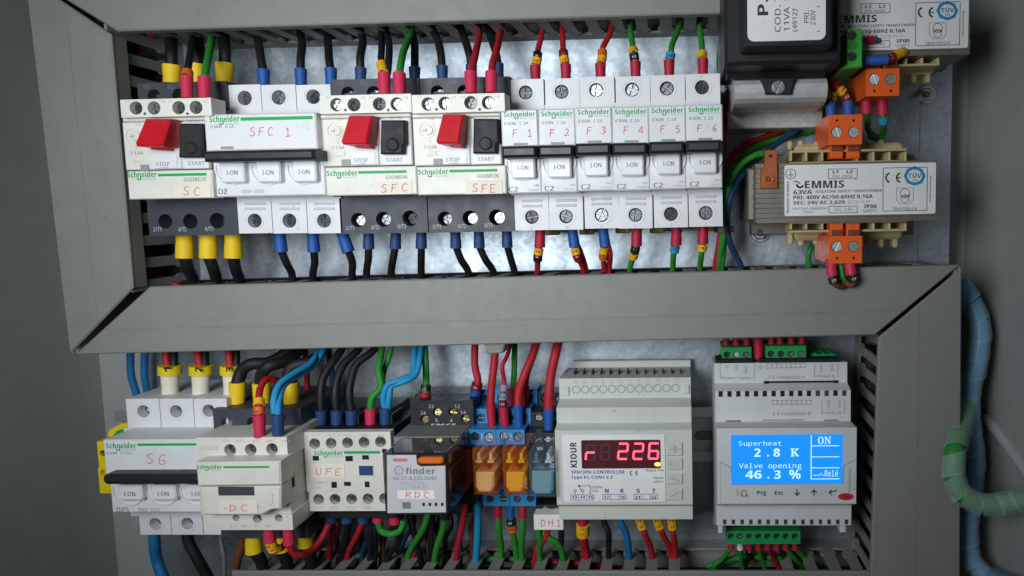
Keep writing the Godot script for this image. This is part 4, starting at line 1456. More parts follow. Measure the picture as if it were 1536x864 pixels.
	tx("Esc", [1162, 736, 1175, 742], zf, "ink", "b")
	stroke([[1195.5, 734.5], [1195.5, 742]], zf, 1.8); stroke([[1191.5, 739], [1195.5, 743], [1199.5, 739]], zf, 1.6)
	stroke([[1221, 743], [1221, 736]], zf, 1.8); stroke([[1217, 739], [1221, 735], [1225, 739]], zf, 1.6)
	stroke([[1244, 738.5], [1254, 736.5], [1254, 734.5]], zf, 1.6); stroke([[1248, 735], [1243.5, 738.5], [1248, 742]], zf, 1.6)
	dot(1269, 745, 12, 5.5, zf, "logo_red", 20)
	tx("CAREL", [1262, 743.3, 1276, 746.6], zf, "marker_red", "b", 0, 0.2)
	tx("EVDevolution", [1272, 701, 1276.5, 738], zf, "grey_ink", "s", 90)
	tx("twin driver", [1278.5, 715, 1281.5, 738], zf, "pale_ink", "s", 90)
	done()
	var l := AreaLight3D.new()
	l.name = "screen_light"
	l.light_color = Color(0.1, 0.45, 1.0)
	l.light_energy = 0.0005
	l.area_size = Vector2(0.055, 0.024)
	l.shadow_enabled = true
	l.position = W(1180, 689, 66)
	l.basis = Basis(Vector3.UP, PI)
	add_child(l)
	# connectors
	var cons := [["green three-way plug in the power supply socket of the valve controller", [1083, 521, 1127, 540], 3], ["green four-way plug in the first connection socket of the valve controller", [1149, 519, 1209, 540], 4]]
	for c in cons:
		var r: Array = c[1]
		begin("terminal_plug", c[0], "terminal plug", (r[0] + r[2]) / 2, r[3], "green plug-in terminal blocks")
		st = mb()
		var hs := []
		for k in c[2]: hs.append([r[0] + (r[2] - r[0]) * (k + 0.5) / c[2], (r[1] + r[3]) / 2 + 2, 5.0])
		holed(st, r, 18, 38, hs, 2.5)
		part(st, "block", "green_terminal")
		st = mb()
		pb(st, [r[0] - 2, r[3], r[2], r[3] + 4], 18, 35, 0.3)
		part(st, "plug_base", "green_terminal" if c[2] == 4 else "wire_brown")
		for h in hs: screw(h[0], h[1], 4.2, 37, true)
		done()
	begin("terminal_header", "empty low green header beside the four-way plug of the valve controller", "terminal header", 1235, 537)
	st = mb()
	pb(st, [1218, 531.5, 1254, 541], 18, 34, 0.4)
	part(st, "block", "green_terminal")
	for k in 3: bpart("divider", "green_terminal", [1222 + 12 * k, 529.5, 1225 + 12 * k, 533], 20, 33, 0.2)
	done()
	begin("terminal_plug", "long green eight-way plug under the valve controller", "terminal plug", 1145, 806, "green plug-in terminal blocks")
	st = mb()
	var hs := []
	for k in 8: hs.append([1096.5 + 13.7 * k, 804.5, 5.0])
	holed(st, [1090, 796.5, 1200.5, 816], 15, 40, hs, 2.5)
	part(st, "block", "green_terminal")
	for h in hs: screw(h[0], h[1], 4.3, 39, true)
	done()

# ---------------------------------------------------------------- transformers
func orange_block(cx: float, y0: float, y1: float, down: bool, z: float):
	# two-way screw terminal: body, screws, wire mouths, clip feet
	var st := mb()
	var s0 := y0 if not down else y1
	var s1 := y1 if not down else y0
	var m := y0 + (y1 - y0) * 0.68 if not down else y1 - (y1 - y0) * 0.68
	var top := minf(s0, m)
	var bot := maxf(s0, m)
	var sy: float = y0 + (y1 - y0) * (0.40 if not down else 0.58)
	holed(st, [cx - 25, top, cx + 25, bot], 30, z, [[cx - 12.5, sy, 8.6], [cx + 12.5, sy, 8.6]], 2.0)
	var o := part(st, "terminal_block", "orange_terminal")
	for s in [-12.5, 12.5]:
		screw(cx + s, sy, 7.9, z - 0.6, true, "bright_zinc")
		var hy: float = y0 + (y1 - y0) * (0.13 if not down else 0.87)
		st = mb()
		cyl(st, cx + s, hy, z - 1, z + 0.15, 2.0, 10, 0.0)
		part(st, "test_hole", "hole_black")
		var fa := m
		var fb := s1
		st = mb()
		pb(st, [cx + s - 10, minf(fa, fb) - (0.0 if not down else 0.0), cx + s + 10, maxf(fa, fb)], 32, z - 5, 0.6)
		part(st, "clip_foot", "orange_terminal")
		st = mb()
		var my: float = lerpf(fa, fb, 0.28)
		pb(st, [cx + s - 8, my - 4, cx + s + 8, my + 4], 34, z - 4.4, 0.3)
		part(st, "wire_mouth", "wire_brown")

func transformer(label: String, dx: float, dy: float, tdx: float, tdy: float):
	begin("power_transformer", label, "transformer", 1270 + dx, 290 + dy, "transformers with white rating labels")
	var X := func(r): return [r[0] + dx, r[1] + dy, r[2] + dx, r[3] + dy]
	var st := mb()
	# laminated core: sheets with fine steps
	for k in 12:
		var y0 := 243.0 + k * 7.5
		pb(st, X.call([1133.0 + (k % 2) * 0.8, y0, 1406.5 - (k % 3) * 0.5, y0 + 7.2]), 12, 61.0 - (k % 2) * 0.06, 0.08)
	part(st, "core", "steel_core")
	st = mb()
	pb(st, X.call([1122, 250, 1400, 328]), 3, 48, 0.6)
	pb(st, X.call([1126, 232, 1180, 352]), 3, 12, 0.6)
	pb(st, X.call([1320, 232, 1372, 352]), 3, 12, 0.6)
	part(st, "mounting_frame", "steel_core")
	st = mb()
	pb(st, X.call([1192, 215, 1356, 360]), 3, 38, 1.5, 3.0)
	part(st, "winding", "bobbin")
	for side in 2:
		var ya := 224.0 if side == 0 else 331.0
		var yb := 245.0 if side == 0 else 348.0
		st = mb()
		pb(st, X.call([1186, ya + 1, 1360, yb - 1]), 20, 42, 0.3)
		pb(st, X.call([1185, ya, 1361, ya + 3.6]), 41, 57, 0.4)
		pb(st, X.call([1185, yb - 3.6, 1361, yb]), 41, 57, 0.4)
		for x in [1185.0, 1208.0, 1232.0, 1284.0, 1309.0, 1333.0, 1357.0]:
			pb(st, X.call([x, ya + 3.6, x + 3.4, yb - 3.6]), 41, 57, 0.3)
		part(st, "bobbin_flange", "bobbin")
		for x in [1182.0, 1198.0, 1221.0, 1297.0, 1319.0, 1340.0]:
			st = mb()
			var ln := 11.0 + fmod(x, 5.0) if side == 0 else 20.0 + fmod(x, 3.0) * 2
			if side == 0: pb(st, X.call([x, ya - ln, x + 7.5, ya + 1]), 30, 36, 0.8, 3.0)
			else: pb(st, X.call([x, yb - 1, x + 8, yb + ln]), 30, 36, 0.8, 3.0)
			part(st, "bobbin_pin", "bobbin")
	orange_block(1268 + dx + tdx, 172 + dy + tdy, 238 + dy + tdy, false, 64)
	orange_block(1268 + dx + tdx, 335 + dy + tdy, 395 + dy + tdy, true, 66)
	# earth lug
	st = mb()
	prism(st, ppoly([[1140 + dx, 256 + dy], [1146 + dx, 250 + dy], [1147 + dx, 227 + dy], [1150 + dx, 224.5 + dy], [1162 + dx, 224.5 + dy], [1166 + dx, 228 + dy], [1166.5 + dx, 283 + dy], [1140 + dx, 283 + dy]], 63), 61.2, 63, 0.3)
	ring(st, 1153 + dx, 269 + dy, 63, 5, 8.2, 0.8)
	var lug := part(st, "earth_lug", "copper")
	st = mb()
	cyl(st, 1153 + dx, 269 + dy, 62.8, 64, 3.4, 14, 0.5)
	part(st, "rivet", "copper", lug)
	st = mb()
	cyl(st, 1156 + dx, 234 + dy, 62, 63.2, 2.5, 12, 0.0)
	part(st, "lug_hole", "hole_black", lug)
	# label
	st = mb()
	prism(st, rpoly(R(X.call([1177, 245.6, 1404, 322.5]), 61.7), 1.0), 60.9, 61.7, 0.1)
	part(st, "rating_label", "paper")
	var z := 61.7
	var T := func(s, r, m := "ink", k := "s", t := 0): tx(s, X.call(r), z, m, k, t)
	T.call("PRODUCED IN GREECE", [1180, 272, 1183.5, 320], "ink", "b", 90)
	circ(1186 + dx, 261 + dy, 7.5, z, 0.9)
	stroke([[1186 + dx, 256 + dy], [1186 + dx, 262 + dy]], z, 0.9)
	for k in 3: stroke([[1181.5 + k * 1.6 + dx, 262 + k * 1.8 + dy], [1190.5 - k * 1.6 + dx, 262 + k * 1.8 + dy]], z, 0.8)
	outline(X.call([1242, 253, 1286, 268]), z, 0.8)
	T.call("L1    L2", [1249, 255.5, 1279, 260], "ink", "b")
	T.call("PRI 400V", [1249, 262.5, 1279, 266.5], "grey_ink")
	T.call("EMMIS", [1207, 271, 1266, 282], "ink", "b")
	circ(1200 + dx, 276 + dy, 5.0, z, 2.6, "ink", PI * 0.15, PI * 0.95, 10)
	stroke([[1191 + dx, 272 + dy], [1195 + dx, 272 + dy], [1200 + dx, 275 + dy]], z, 1.6)
	T.call("63VA", [1190, 285, 1218, 291.5], "ink", "b")
	T.call("ISOLATING SAFETY TRANSFORMER", [1223, 284.5, 1323, 288.5], "grey_ink", "b")
	T.call("PRI: 400V AC/50-60HZ 0,16A", [1190, 292.5, 1309, 299], "ink", "b")
	T.call("SEC: 24V AC 2,62A", [1190, 301, 1268, 307], "ink", "b")
	outline(X.call([1272, 301, 1287, 305]), z, 0.6, "grey_ink")
	T.call("F2,5A", [1291, 300.5, 1306, 304], "grey_ink")
	T.call("S/N 11065-0840002AC", [1188, 311, 1242, 314.5], "grey_ink")
	T.call("10/034", [1203, 316.5, 1219, 319.5], "grey_ink")
	outline(X.call([1243, 309, 1286, 319.5]), z, 0.8)
	T.call("SEC 24V", [1251, 311.5, 1279, 316.5], "grey_ink")
	T.call("IP00", [1296, 306.5, 1315, 312], "ink", "b")
	T.call("ta40\u00b0C", [1294, 313.5, 1317, 318.5], "grey_ink")
	outline(X.call([1324, 251, 1391, 316.5]), z, 0.9)
	circ(1336 + dx, 266.5 + dy, 7.0, z, 2.2, "ink", PI * 0.6, PI * 1.4, 10)
	circ(1352 + dx, 266.5 + dy, 7.0, z, 2.2, "ink", PI * 0.6, PI * 1.4, 10)
	stroke([[1345.5 + dx, 266.5 + dy], [1351 + dx, 266.5 + dy]], z, 1.6)
	dot(1372 + dx, 264 + dy, 16.5, 14.8, z, "seal_blue", 8, 0.1)
	dot(1372 + dx, 264 + dy, 11.0, 9.4, z, "paper", 24, 0.16)
	tx("T\u00dcV", X.call([1362, 258, 1382, 267]), z, "blue_grey_ink", "b", 0, 0.24)
	tx("SUD", X.call([1368, 269, 1376, 271.5]), z, "blue_grey_ink", "b", 0, 0.24)
	stroke([[1345 + dx, 282 + dy], [1345 + dx, 300 + dy], [1351 + dx, 306 + dy], [1364 + dx, 306 + dy], [1370 + dx, 300 + dy], [1370 + dx, 282 + dy], [1345 + dx, 282 + dy]], z, 0.7, "grey_ink")
	circ(1357.5 + dx, 290 + dy, 7.0, z, 0.9, "grey_ink")
	circ(1357.5 + dx, 298 + dy, 6.0, z, 0.9, "grey_ink")
	T.call("K-ION", [1351, 292.5, 1364, 296], "ink", "b")
	T.call("EN 61558-2-6", [1340, 310.5, 1375, 315], "ink")
	T.call("www.emmis.gr", [1394, 263, 1397, 303], "ink", "b", 90)
	done()

func transformers():
	transformer("steel-cored transformer fixed just above the middle duct, copper lug showing", 0, 0, 0, 0)
	transformer("steel-cored transformer partly hidden behind the black control transformer", 49, -248, 7, -3)
	begin("control_transformer", "black potted transformer with white label, on a bright metal bracket", "transformer", 1170, 100)
	var st := mb()
	xprof(st, 1091, 1240, 70, [[-70, 20], [-70, 70], [100, 70], [117, 66], [119, 20]])
	part(st, "core_housing", "black")
	st = mb()
	pb(st, [1086, -80, 1262, 96], 34, 86, 1.6)
	part(st, "housing", "black")
	st = mb()
	pb(st, [1111, -80, 1250, 73], 84, 97, 1.5, 2.0)
	part(st, "raised_face", "black")
	bpart("rating_label", "paper", [1121, -70, 1239, 61], 96, 97.4, 0.1, 3.0)
	tx("P.I.V.", [1136, -60, 1152, 23], 97.4, "ink", "b", 90)
	tx("COD. TF41-11", [1162, -60, 1171, 48], 97.4, "ink", "s", 90)
	tx("11VA  50/60Hz", [1175.5, -60, 1184, 47], 97.4, "ink", "s", 90)
	tx("(4912)", [1188.5, 14, 1197, 47.5], 97.4, "ink", "s", 90)
	tx("PRI.", [1206, 16, 1213, 34.5], 97.4, "ink", "s", 90)
	tx("230V", [1215.5, 15, 1223, 37.5], 97.4, "ink", "s", 90)
	for y in [9.5, 46.5]: bar([1225, y, 1230, y + 0.9], 97.4)
	st = mb()
	xprof(st, 1101, 1238, 62, [[112, 22], [117, 60], [120, 65], [126, 67], [138, 67.5], [147, 66], [154, 62.5], [160, 57], [165, 49], [168, 38], [169, 22]])
	part(st, "bracket", "bracket_steel")
	st = mb()
	pb(st, [1092, 164, 1234, 192], 3, 28, 0.5)
	part(st, "bracket_flange", "bracket_steel")
	st = mb()
	prism(st, ppoly([[1141, 116], [1193, 116], [1187, 141], [1149, 141]], 70), 56, 70, 0.6)
	part(st, "fixing_foot", "black")
	screw(1168.5, 130.5, 9.5, 71.5, false, "bright_zinc")
	done()
	begin("terminal_block", "bright green three-way terminal block on the side of the black transformer", "terminal block", 1275, 75)
	st = mb()
	prism(st, ppoly([[1272, 44], [1294, 43], [1293.5, 100], [1261, 104], [1272, 96]], 76), 40, 76, 0.5)
	part(st, "block", "bright_green_terminal")
	for y in [53, 84.5]: screw(1278, y, 6.6, 77.0, true)
	st = mb()
	cyl(st, 1279, 67.5, 74, 76.3, 7.0, 16, 0.1)
	part(st, "open_terminal", "wire_green")
	done()
	for b in [[1140, 349, "hexagon nut and washer on the plate beside the transformer foot", 11.0], [1391, 141, "bolt head and washer below the upper transformer", 10.0]]:
		begin("mounting_bolt", b[2], "bolt", b[0], b[1], "mounting bolts")
		st = mb()
		cyl(st, b[0], b[1], 2.5, 4.0, b[3] + 3.5, 24, 0.4)
		part(st, "washer", "bright_zinc")
		st = mb()
		cyl(st, b[0], b[1], 4, 9, b[3], 6, 0.8)
		part(st, "nut", "bright_zinc")
		st = mb()
		cyl(st, b[0], b[1], 9, 12.5, b[3] * 0.5, 14, 0.6)
		part(st, "thread", "zinc")
		done()
# ---------------------------------------------------------------- wires
# pts: [px, py, z]; sleeve covers the first segment: [material, radius mm]
func wire(label: String, m: String, r: float, pts: Array, sleeve := [], marks := [], group := "", called := "wire", cat := "wire"):
	begin(called, label, cat, pts[0][0], pts[0][1], group, pts[0][2])
	var path := []
	for i in pts.size():
		var j := 0.0 if i < 2 or i == pts.size() - 1 else 1.6
		path.append(W(pts[i][0] + rng.randf_range(-j, j), pts[i][1], pts[i][2] + rng.randf_range(-j, j)))
	var st := mb()
	var start := 0
	if sleeve.size() > 0:
		start = 1
		var a: Vector3 = path[0]
		var b: Vector3 = path[1]
		var ss: float = sleeve[1]
		tube(st, [a, a.lerp(b, 0.35), a.lerp(b, 0.55), a.lerp(b, 0.97), b], [ss * 0.92, ss * 0.9, ss * 0.96, ss * 1.0, ss * 0.97], 14)
		part(st, "sleeve", sleeve[0])
		path = path.slice(1)
		path[0] = path[0] + (a - b).normalized() * 0.001
	var sp := smooth_path(path)
	st = mb()
	tube(st, sp, r, 10)
	part(st, "insulation", m)
	var at := 0.0015
	for k in marks:
		var a := along(sp, at)
		var b := along(sp, at + 0.0036)
		st = mb()
		tube(st, [a, b], r * 1.25 + 0.55, 8)
		var mk := part(st, "marker", k)
		st = mb()
		var c := (a + b) / 2 + Vector3(0, 0, (r * 1.25 + 0.5) * MM)
		var u := (b - a).normalized()
		var n := Vector3(-u.y, u.x, 0)
		for s in [[-0.9, -0.5, 0.9, -0.5], [0.9, -0.5, 0.2, 0.6], [-0.9, -0.5, -0.6, 0.6]]:
			var p0: Vector3 = c + (n * s[0] + u * s[1]) * MM
			var p1: Vector3 = c + (n * s[2] + u * s[3]) * MM
			var w := (p1 - p0).normalized().cross(Vector3(0, 0, 1)) * 0.0002
			q4(st, p0 - w, p0 + w, p1 + w, p1 - w, Vector3(0, 0, 1))
		part(st, "marker_print", "white_ink" if k in ["marker_black", "marker_red"] else "hole_black", mk)
		at += 0.0040
	done()

func along(sp: Array, d: float) -> Vector3:
	for i in sp.size() - 1:
		var l: float = (sp[i + 1] - sp[i]).length()
		if d <= l: return sp[i].lerp(sp[i + 1], d / l)
		d -= l
	return sp[-1]

func upper_wires():
	var g := "wires entering the upper row from above"
	# SC, thick feeds in yellow sleeves
	var k := 0
	for x in [[258, 258, 97.5, 125], [296, 298, 96, 125], [337, 337, 94.5, 126]]:
		wire("black cable in a yellow sleeve entering the SC starter from above, %s terminal" % ["first", "second", "third"][k], "wire_black", 3.0, [[x[0], x[3], 38], [x[0], x[2], 38], [x[1], 78, 36], [x[1] - 1, 52, 24], [x[1] - 4, 18, 20]], ["sleeve_yellow", 4.6], [], g)
		k += 1
	wire("black wire with orange marker in a red sleeve on the SC starter", "wire_black", 1.7, [[281, 148, 68], [280, 115, 66], [281, 98, 60], [286, 70, 45], [288, 45, 26], [287, 20, 22]], ["sleeve_red", 2.9], ["marker_orange"], g)
	wire("bright green wire in a red sleeve on the SC starter", "wire_green", 1.8, [[307, 148, 68], [306.5, 116, 66], [309, 100, 60], [315, 70, 44], [319, 45, 26], [320, 20, 22]], ["sleeve_red", 3.0], [], g)
	# SFC1
	k = 0
	for x in [[396, 392, 387, 381], [452, 451, 454, 449], [497, 494, 491, 488]]:
		wire("black wire in a blue sleeve entering breaker SFC1 from above, %s pole" % ["first", "second", "third"][k], "wire_black", 2.1, [[x[0], 128, 40], [x[0] - 1, 104 - k, 40], [x[1], 88, 38], [x[2], 64, 30], [x[3], 42, 22], [x[3] - 4, 15, 20]], ["sleeve_blue", 3.1], [], g)
		k += 1
	# SFC
	wire("black wire in a dark blue sleeve entering starter SFC from above, first terminal", "wire_black", 2.1, [[541, 120, 40], [541, 101.5, 40], [541, 85, 38], [543, 62, 30], [539, 42, 22], [536, 15, 20]], ["sleeve_navy", 3.0], [], g)
	wire("black wire in a dark blue sleeve entering starter SFC from above, last terminal", "wire_black", 2.1, [[622, 120, 40], [622, 100.5, 40], [622, 85, 38], [620, 62, 30], [613, 40, 22], [608, 15, 20]], ["sleeve_navy", 3.0], [], g)
	wire("black wire with yellow marker in a red sleeve on the SFC starter", "wire_black", 1.7, [[577, 144, 70], [576, 110, 68], [573, 92, 62], [573, 68, 45], [570, 44, 26], [568, 18, 22]], ["sleeve_red", 3.0], ["marker_yellow", "marker_yellow"], g)
	wire("plain black wire doubled into the red sleeve of the SFC starter", "wire_black", 1.8, [[581, 110, 66], [583, 92, 61], [585, 66, 42], [578, 40, 24], [574, 18, 22]], [], [], g)
	wire("bright green wire in a red sleeve on the SFC starter", "wire_green", 1.8, [[600, 143, 70], [599, 110, 68], [600, 95, 62], [607, 74, 48], [617, 50, 28], [619, 18, 22]], ["sleeve_red", 3.1], [], g)
	# SFE
	wire("black wire in a dark blue sleeve entering starter SFE from above, first terminal", "wire_black", 2.1, [[664, 118, 40], [663, 98.5, 40], [661, 82, 38], [656, 60, 30], [647, 40, 22], [640, 15, 20]], ["sleeve_navy", 3.0], [], g)
	wire("black wire in a dark blue sleeve behind the first red wire of starter SFE", "wire_black", 2.1, [[707, 116, 40], [707, 97, 40], [704, 80, 38], [698, 60, 30], [689, 40, 22], [684, 15, 20]], ["sleeve_navy", 3.0], [], g)
	wire("black wire in a dark blue sleeve behind the second red wire of starter SFE", "wire_black", 2.1, [[748, 115, 40], [747, 95, 40], [743, 78, 38], [736, 58, 30], [729, 38, 22], [725, 12, 20]], ["sleeve_navy", 3.0], [], g)
	wire("red wire in a pink-red sleeve on starter SFE above the start button seam", "wire_red", 1.8, [[707, 141, 70], [706, 108, 68], [709, 97, 62], [716, 74, 48], [718, 48, 28], [717, 15, 22]], ["sleeve_red", 3.1], [], g)
	wire("red wire in a pink-red sleeve on starter SFE next to breaker F1", "wire_red", 1.8, [[737, 140, 70], [737, 108, 68], [740, 95, 62], [747, 72, 48], [752, 45, 28], [753, 12, 22]], ["sleeve_red", 3.1], [], g)
	# F1..F6
	var up := [[803.5, 98, "wire_red", 806, 813, ["marker_yellow", "marker_black"], "red wire with yellow and black markers"], [849, 96, "wire_red", 845, 844, ["marker_yellow", "marker_red"], "red wire with yellow and dark red markers"],
		[901, 95, "wire_red", 905, 918, ["marker_yellow", "marker_orange"], "red wire with yellow and orange markers"], [953.5, 92, "wire_green", 949, 946, ["marker_black", "marker_yellow"], "green wire with black and yellow markers"],
		[1004, 90.5, "wire_green", 1007, 1019, ["marker_blue"], "green wire with blue marker"], [1054.5, 88, "wire_green", 1052, 1049, ["marker_yellow"], "green wire with yellow marker"]]
	for i in 6:
		var u: Array = up[i]
		wire("%s in a crimson sleeve above F%d" % [u[6], i + 1], u[2], 1.6, [[u[0], 121 - 1.6 * i, 38], [u[0] - 0.5, u[1], 38], [lerpf(u[0], u[3], 0.5), u[1] - 10, 37], [u[3], u[1] - 24, 33], [u[4], 46 - 1.2 * i, 24], [u[4] + 1, 8, 20]], ["sleeve_crimson", 2.9], u[5], g)
	wire("green wire dropping behind the black transformer beside breaker F6", "wire_green", 1.6, [[1084, 8, 20], [1083, 45, 22], [1079, 75, 14], [1081, 105, 12], [1092, 130, 12]], [], [], g)
	# below
	g = "wires leaving the upper row downwards"
	k = 0
	for x in [[277, 283, 289], [312.5, 319, 325], [350, 354, 359]]:
		wire("black cable in a yellow sleeve leaving the SC starter below, %s terminal" % ["first", "second", "third"][k], "wire_black", 3.0, [[x[0], 350, 38], [x[0] + 0.5, 387, 38], [x[1], 402, 34], [x[2], 418, 26], [x[2] + 3, 445, 22]], ["sleeve_yellow", 4.7], [], g)
		k += 1
	k = 0
	for x in [[419, 422, 428, 437], [469, 471, 472, 470], [512, 523, 527, 527]]:
		wire("black wire in a blue sleeve leaving breaker SFC1 below, %s pole" % ["first", "second", "third"][k], "wire_black", 2.0, [[x[0], 346, 38], [x[1], 378, 38], [x[2], 394, 34], [x[3], 412, 26], [x[3] + 2, 440, 22]], ["sleeve_blue", 3.3], [], g)
		k += 1
	k = 0
	for x in [[553, 553, 552, 550], [594, 593, 590, 586], [632, 632, 632, 632], [683, 684, 691, 703], [718, 719, 727, 741], [760, 761, 766, 773]]:
		wire("black wire in a dark blue sleeve leaving starter %s below, %s terminal" % ["SFC" if k < 3 else "SFE", ["first", "second", "third"][k % 3]], "wire_black", 2.0, [[x[0], 346 - k * 0.3, 38], [x[1], 373.5 - k * 0.4, 38], [x[2], 390, 34], [x[3], 409, 26], [x[3] + 2, 440, 22]], ["sleeve_navy", 3.0], [], g)
		k += 1
	var lo := [[809.5, 371, 806, 805, "wire_red", "sleeve_crimson", ["marker_yellow", "marker_black"], "red wire with yellow and black markers in crimson sleeve"], [862, 371, 866, 876, "wire_red", "sleeve_blue", ["marker_yellow", "marker_red"], "red wire with yellow marker in a blue sleeve"],
		[908, 370, 905, 906, "wire_red", "sleeve_blue", ["marker_yellow", "marker_orange"], "red wire with orange marker in blue sleeve"], [954.5, 369, 950, 944, "wire_green", "sleeve_crimson", ["marker_black", "marker_yellow"], "green wire with black and yellow markers, crimson sleeve,"],
		[1014, 368, 1012, 1009, "wire_green", "sleeve_crimson", ["marker_blue"], "green wire with blue marker in a crimson sleeve"], [1054, 366, 1051, 1050, "wire_green", "sleeve_crimson", ["marker_yellow"], "green wire with yellow marker in a crimson sleeve"]]
	for i in 6:
		var u: Array = lo[i]
		wire("%s under F%d" % [u[7], i + 1], u[4], 1.6, [[u[0] + (-4 if i in [1, 2] else 1), 342 - 1.1 * i, 38], [u[0], u[1], 38], [u[2], u[1] + 14, 36], [u[3], 405 - i, 28], [u[3], 432, 22]], [u[5], 3.0], u[6], g)
	wire("second red wire doubled into the blue sleeve under breaker F2", "wire_red", 1.6, [[866, 368, 36], [872, 382, 34], [880, 404, 26], [882, 430, 22]], [], [], g)
	wire("second red wire doubled into the blue sleeve under breaker F3", "wire_red", 1.6, [[912, 368, 36], [915, 382, 34], [913, 402, 26], [912, 430, 22]], [], [], g)
	# bundle beside F6
	g = "bundle of wires beside breaker F6"
	wire("green wire bundled by a black tie beside breaker F6", "wire_green", 1.8, [[1076, 425, 18], [1078, 398, 24], [1086, 345, 36], [1086, 300, 36], [1094, 262, 28], [1115, 232, 18], [1150, 214, 11], [1200, 200, 9], [1235, 192, 9]], [], [], g)
	wire("second green wire bundled by a black tie, curling towards the copper lug", "wire_green", 1.7, [[1082, 425, 18], [1083, 398, 24], [1088, 345, 38], [1090, 300, 42], [1097, 268, 44], [1112, 246, 44], [1134, 233, 46], [1148, 230, 52]], [], [], g)
	wire("dark red wire bundled by a black tie beside breaker F6", "wire_red", 1.6, [[1070, 425, 18], [1073, 398, 24], [1081, 345, 34], [1083, 295, 32], [1088, 255, 24], [1110, 222, 14], [1160, 200, 8], [1225, 176, 8], [1248, 156, 9]], [], [], g)
	wire("deep blue wire bowing down beside breaker F6 into the middle duct", "wire_navy", 1.7, [[1116, 425, 18], [1111, 398, 24], [1096, 365, 32], [1091, 330, 40], [1097, 290, 44], [1115, 258, 38], [1142, 234, 28], [1180, 205, 18], [1225, 176, 14]], [], [], g)
	wire("short green wire under the transformer bobbin dropping into the duct", "wire_green", 1.7, [[1218, 425, 18], [1213, 395, 20], [1213, 378, 22], [1222, 366, 22], [1232, 362, 22]], [], [], g)
	wire("red wire curving out behind the bright metal bracket", "wire_red", 1.7, [[1083, 200, 14], [1088, 150, 18], [1100, 128, 26], [1112, 118, 30]], [], [], g)
	wire("dark red wire dropping behind the bright metal bracket", "wire_red", 1.5, [[1080, 215, 20], [1092, 185, 22], [1098, 160, 26], [1106, 140, 28]], [], [], g)
	begin("cable_tie", "black cable tie round the wires beside breaker F6", "cable tie", 1086, 345, "", 38)
	var st := mb()
	var c := W(1085, 344, 38)
	for k2 in 20:
		var a := TAU * k2 / 20
		var b := TAU * (k2 + 1) / 20
		var pa := Vector3(cos(a) * 0.0052, 0, sin(a) * 0.0046)
		var pc := Vector3(cos(b) * 0.0052, 0, sin(b) * 0.0046)
		var hh := Vector3(0, 0.0016, 0)
		q4(st, c + pa - hh, c + pc - hh, c + pc + hh, c + pa + hh, pa)
		q4(st, c + pa * 0.85 - hh, c + pc * 0.85 - hh, c + pc * 0.85 + hh, c + pa * 0.85 + hh, -pa)
		q4(st, c + pa * 0.85 + hh, c + pc * 0.85 + hh, c + pc + hh, c + pa + hh, Vector3(0, 1, 0))
	part(st, "strap", "black")
	bpart("tie_head", "black", [1093, 341, 1101, 348], 36, 41, 0.4)
	done()
	# transformer leads
	g = "leads of the transformers"
	wire("red lead in a blue sleeve, first top terminal of the lower transformer", "wire_red", 1.6, [[1247, 174, 52], [1246, 152, 52], [1250, 138, 50], [1246, 122, 44], [1236, 108, 34]], ["sleeve_blue", 2.9], ["marker_yellow"], g)
	wire("red lead in a blue sleeve, second top terminal of the lower transformer", "wire_red", 1.6, [[1273, 174, 52], [1272, 152, 52], [1266, 140, 54], [1256, 130, 52], [1246, 112, 44], [1238, 98, 36]], ["sleeve_blue", 2.9], ["marker_red", "marker_yellow"], g)
	wire("green lead without marker in a red sleeve under the upper transformer", "wire_green", 1.6, [[1299, 142, 50], [1300, 172, 50], [1302, 182, 46], [1301, 194, 40], [1310, 204, 34], [1320, 206, 24]], ["sleeve_crimson", 3.0], [], g)
	wire("green lead with blue marker in a red sleeve under the upper transformer", "wire_green", 1.6, [[1323, 142, 50], [1324, 174, 50], [1326, 186, 46], [1326, 198, 38], [1318, 208, 30], [1304, 204, 24]], ["sleeve_crimson", 3.0], ["marker_blue"], g)
	wire("dark-ended lead in a red sleeve, first bottom terminal of the lower transformer", "wire_brown", 1.6, [[1246, 388, 63], [1248, 414, 64], [1252, 424, 64], [1262, 430, 62], [1268, 424, 60]], ["sleeve_red", 2.9], ["marker_black"], g)
	wire("dark-ended lead in a red sleeve, second bottom terminal of the lower transformer", "wire_brown", 1.6, [[1273, 388, 63], [1277, 412, 64], [1282, 420, 64], [1276, 427, 62], [1268, 424, 60]], ["sleeve_red", 2.9], ["marker_black"], g)
	wire("short green lead between the two red sleeves of the lower transformer", "wire_green", 1.3, [[1260, 388, 60], [1262, 402, 61], [1265, 414, 61], [1268, 422, 60]], [], [], g)
	wire("blue lead in a red sleeve leaving the top of the green terminal block", "wire_blue", 1.6, [[1290, 60, 66], [1311, 60, 64], [1320, 62, 60], [1326, 70, 54], [1324, 84, 46]], ["sleeve_crimson", 1.8], [], g)
	wire("red lead with yellow marker in a blue sleeve leaving the green terminal block", "wire_red", 1.5, [[1290, 92, 66], [1332, 89, 68], [1340, 85, 66], [1354, 78, 62], [1360, 80, 54]], ["sleeve_blue", 2.6], ["marker_red", "marker_yellow", "marker_yellow"], g)
	wire("dark red lead passing under the upper transformer", "wire_red", 1.4, [[1256, 84, 44], [1300, 78, 52], [1345, 76, 56], [1358, 82, 48]], [], [], g)

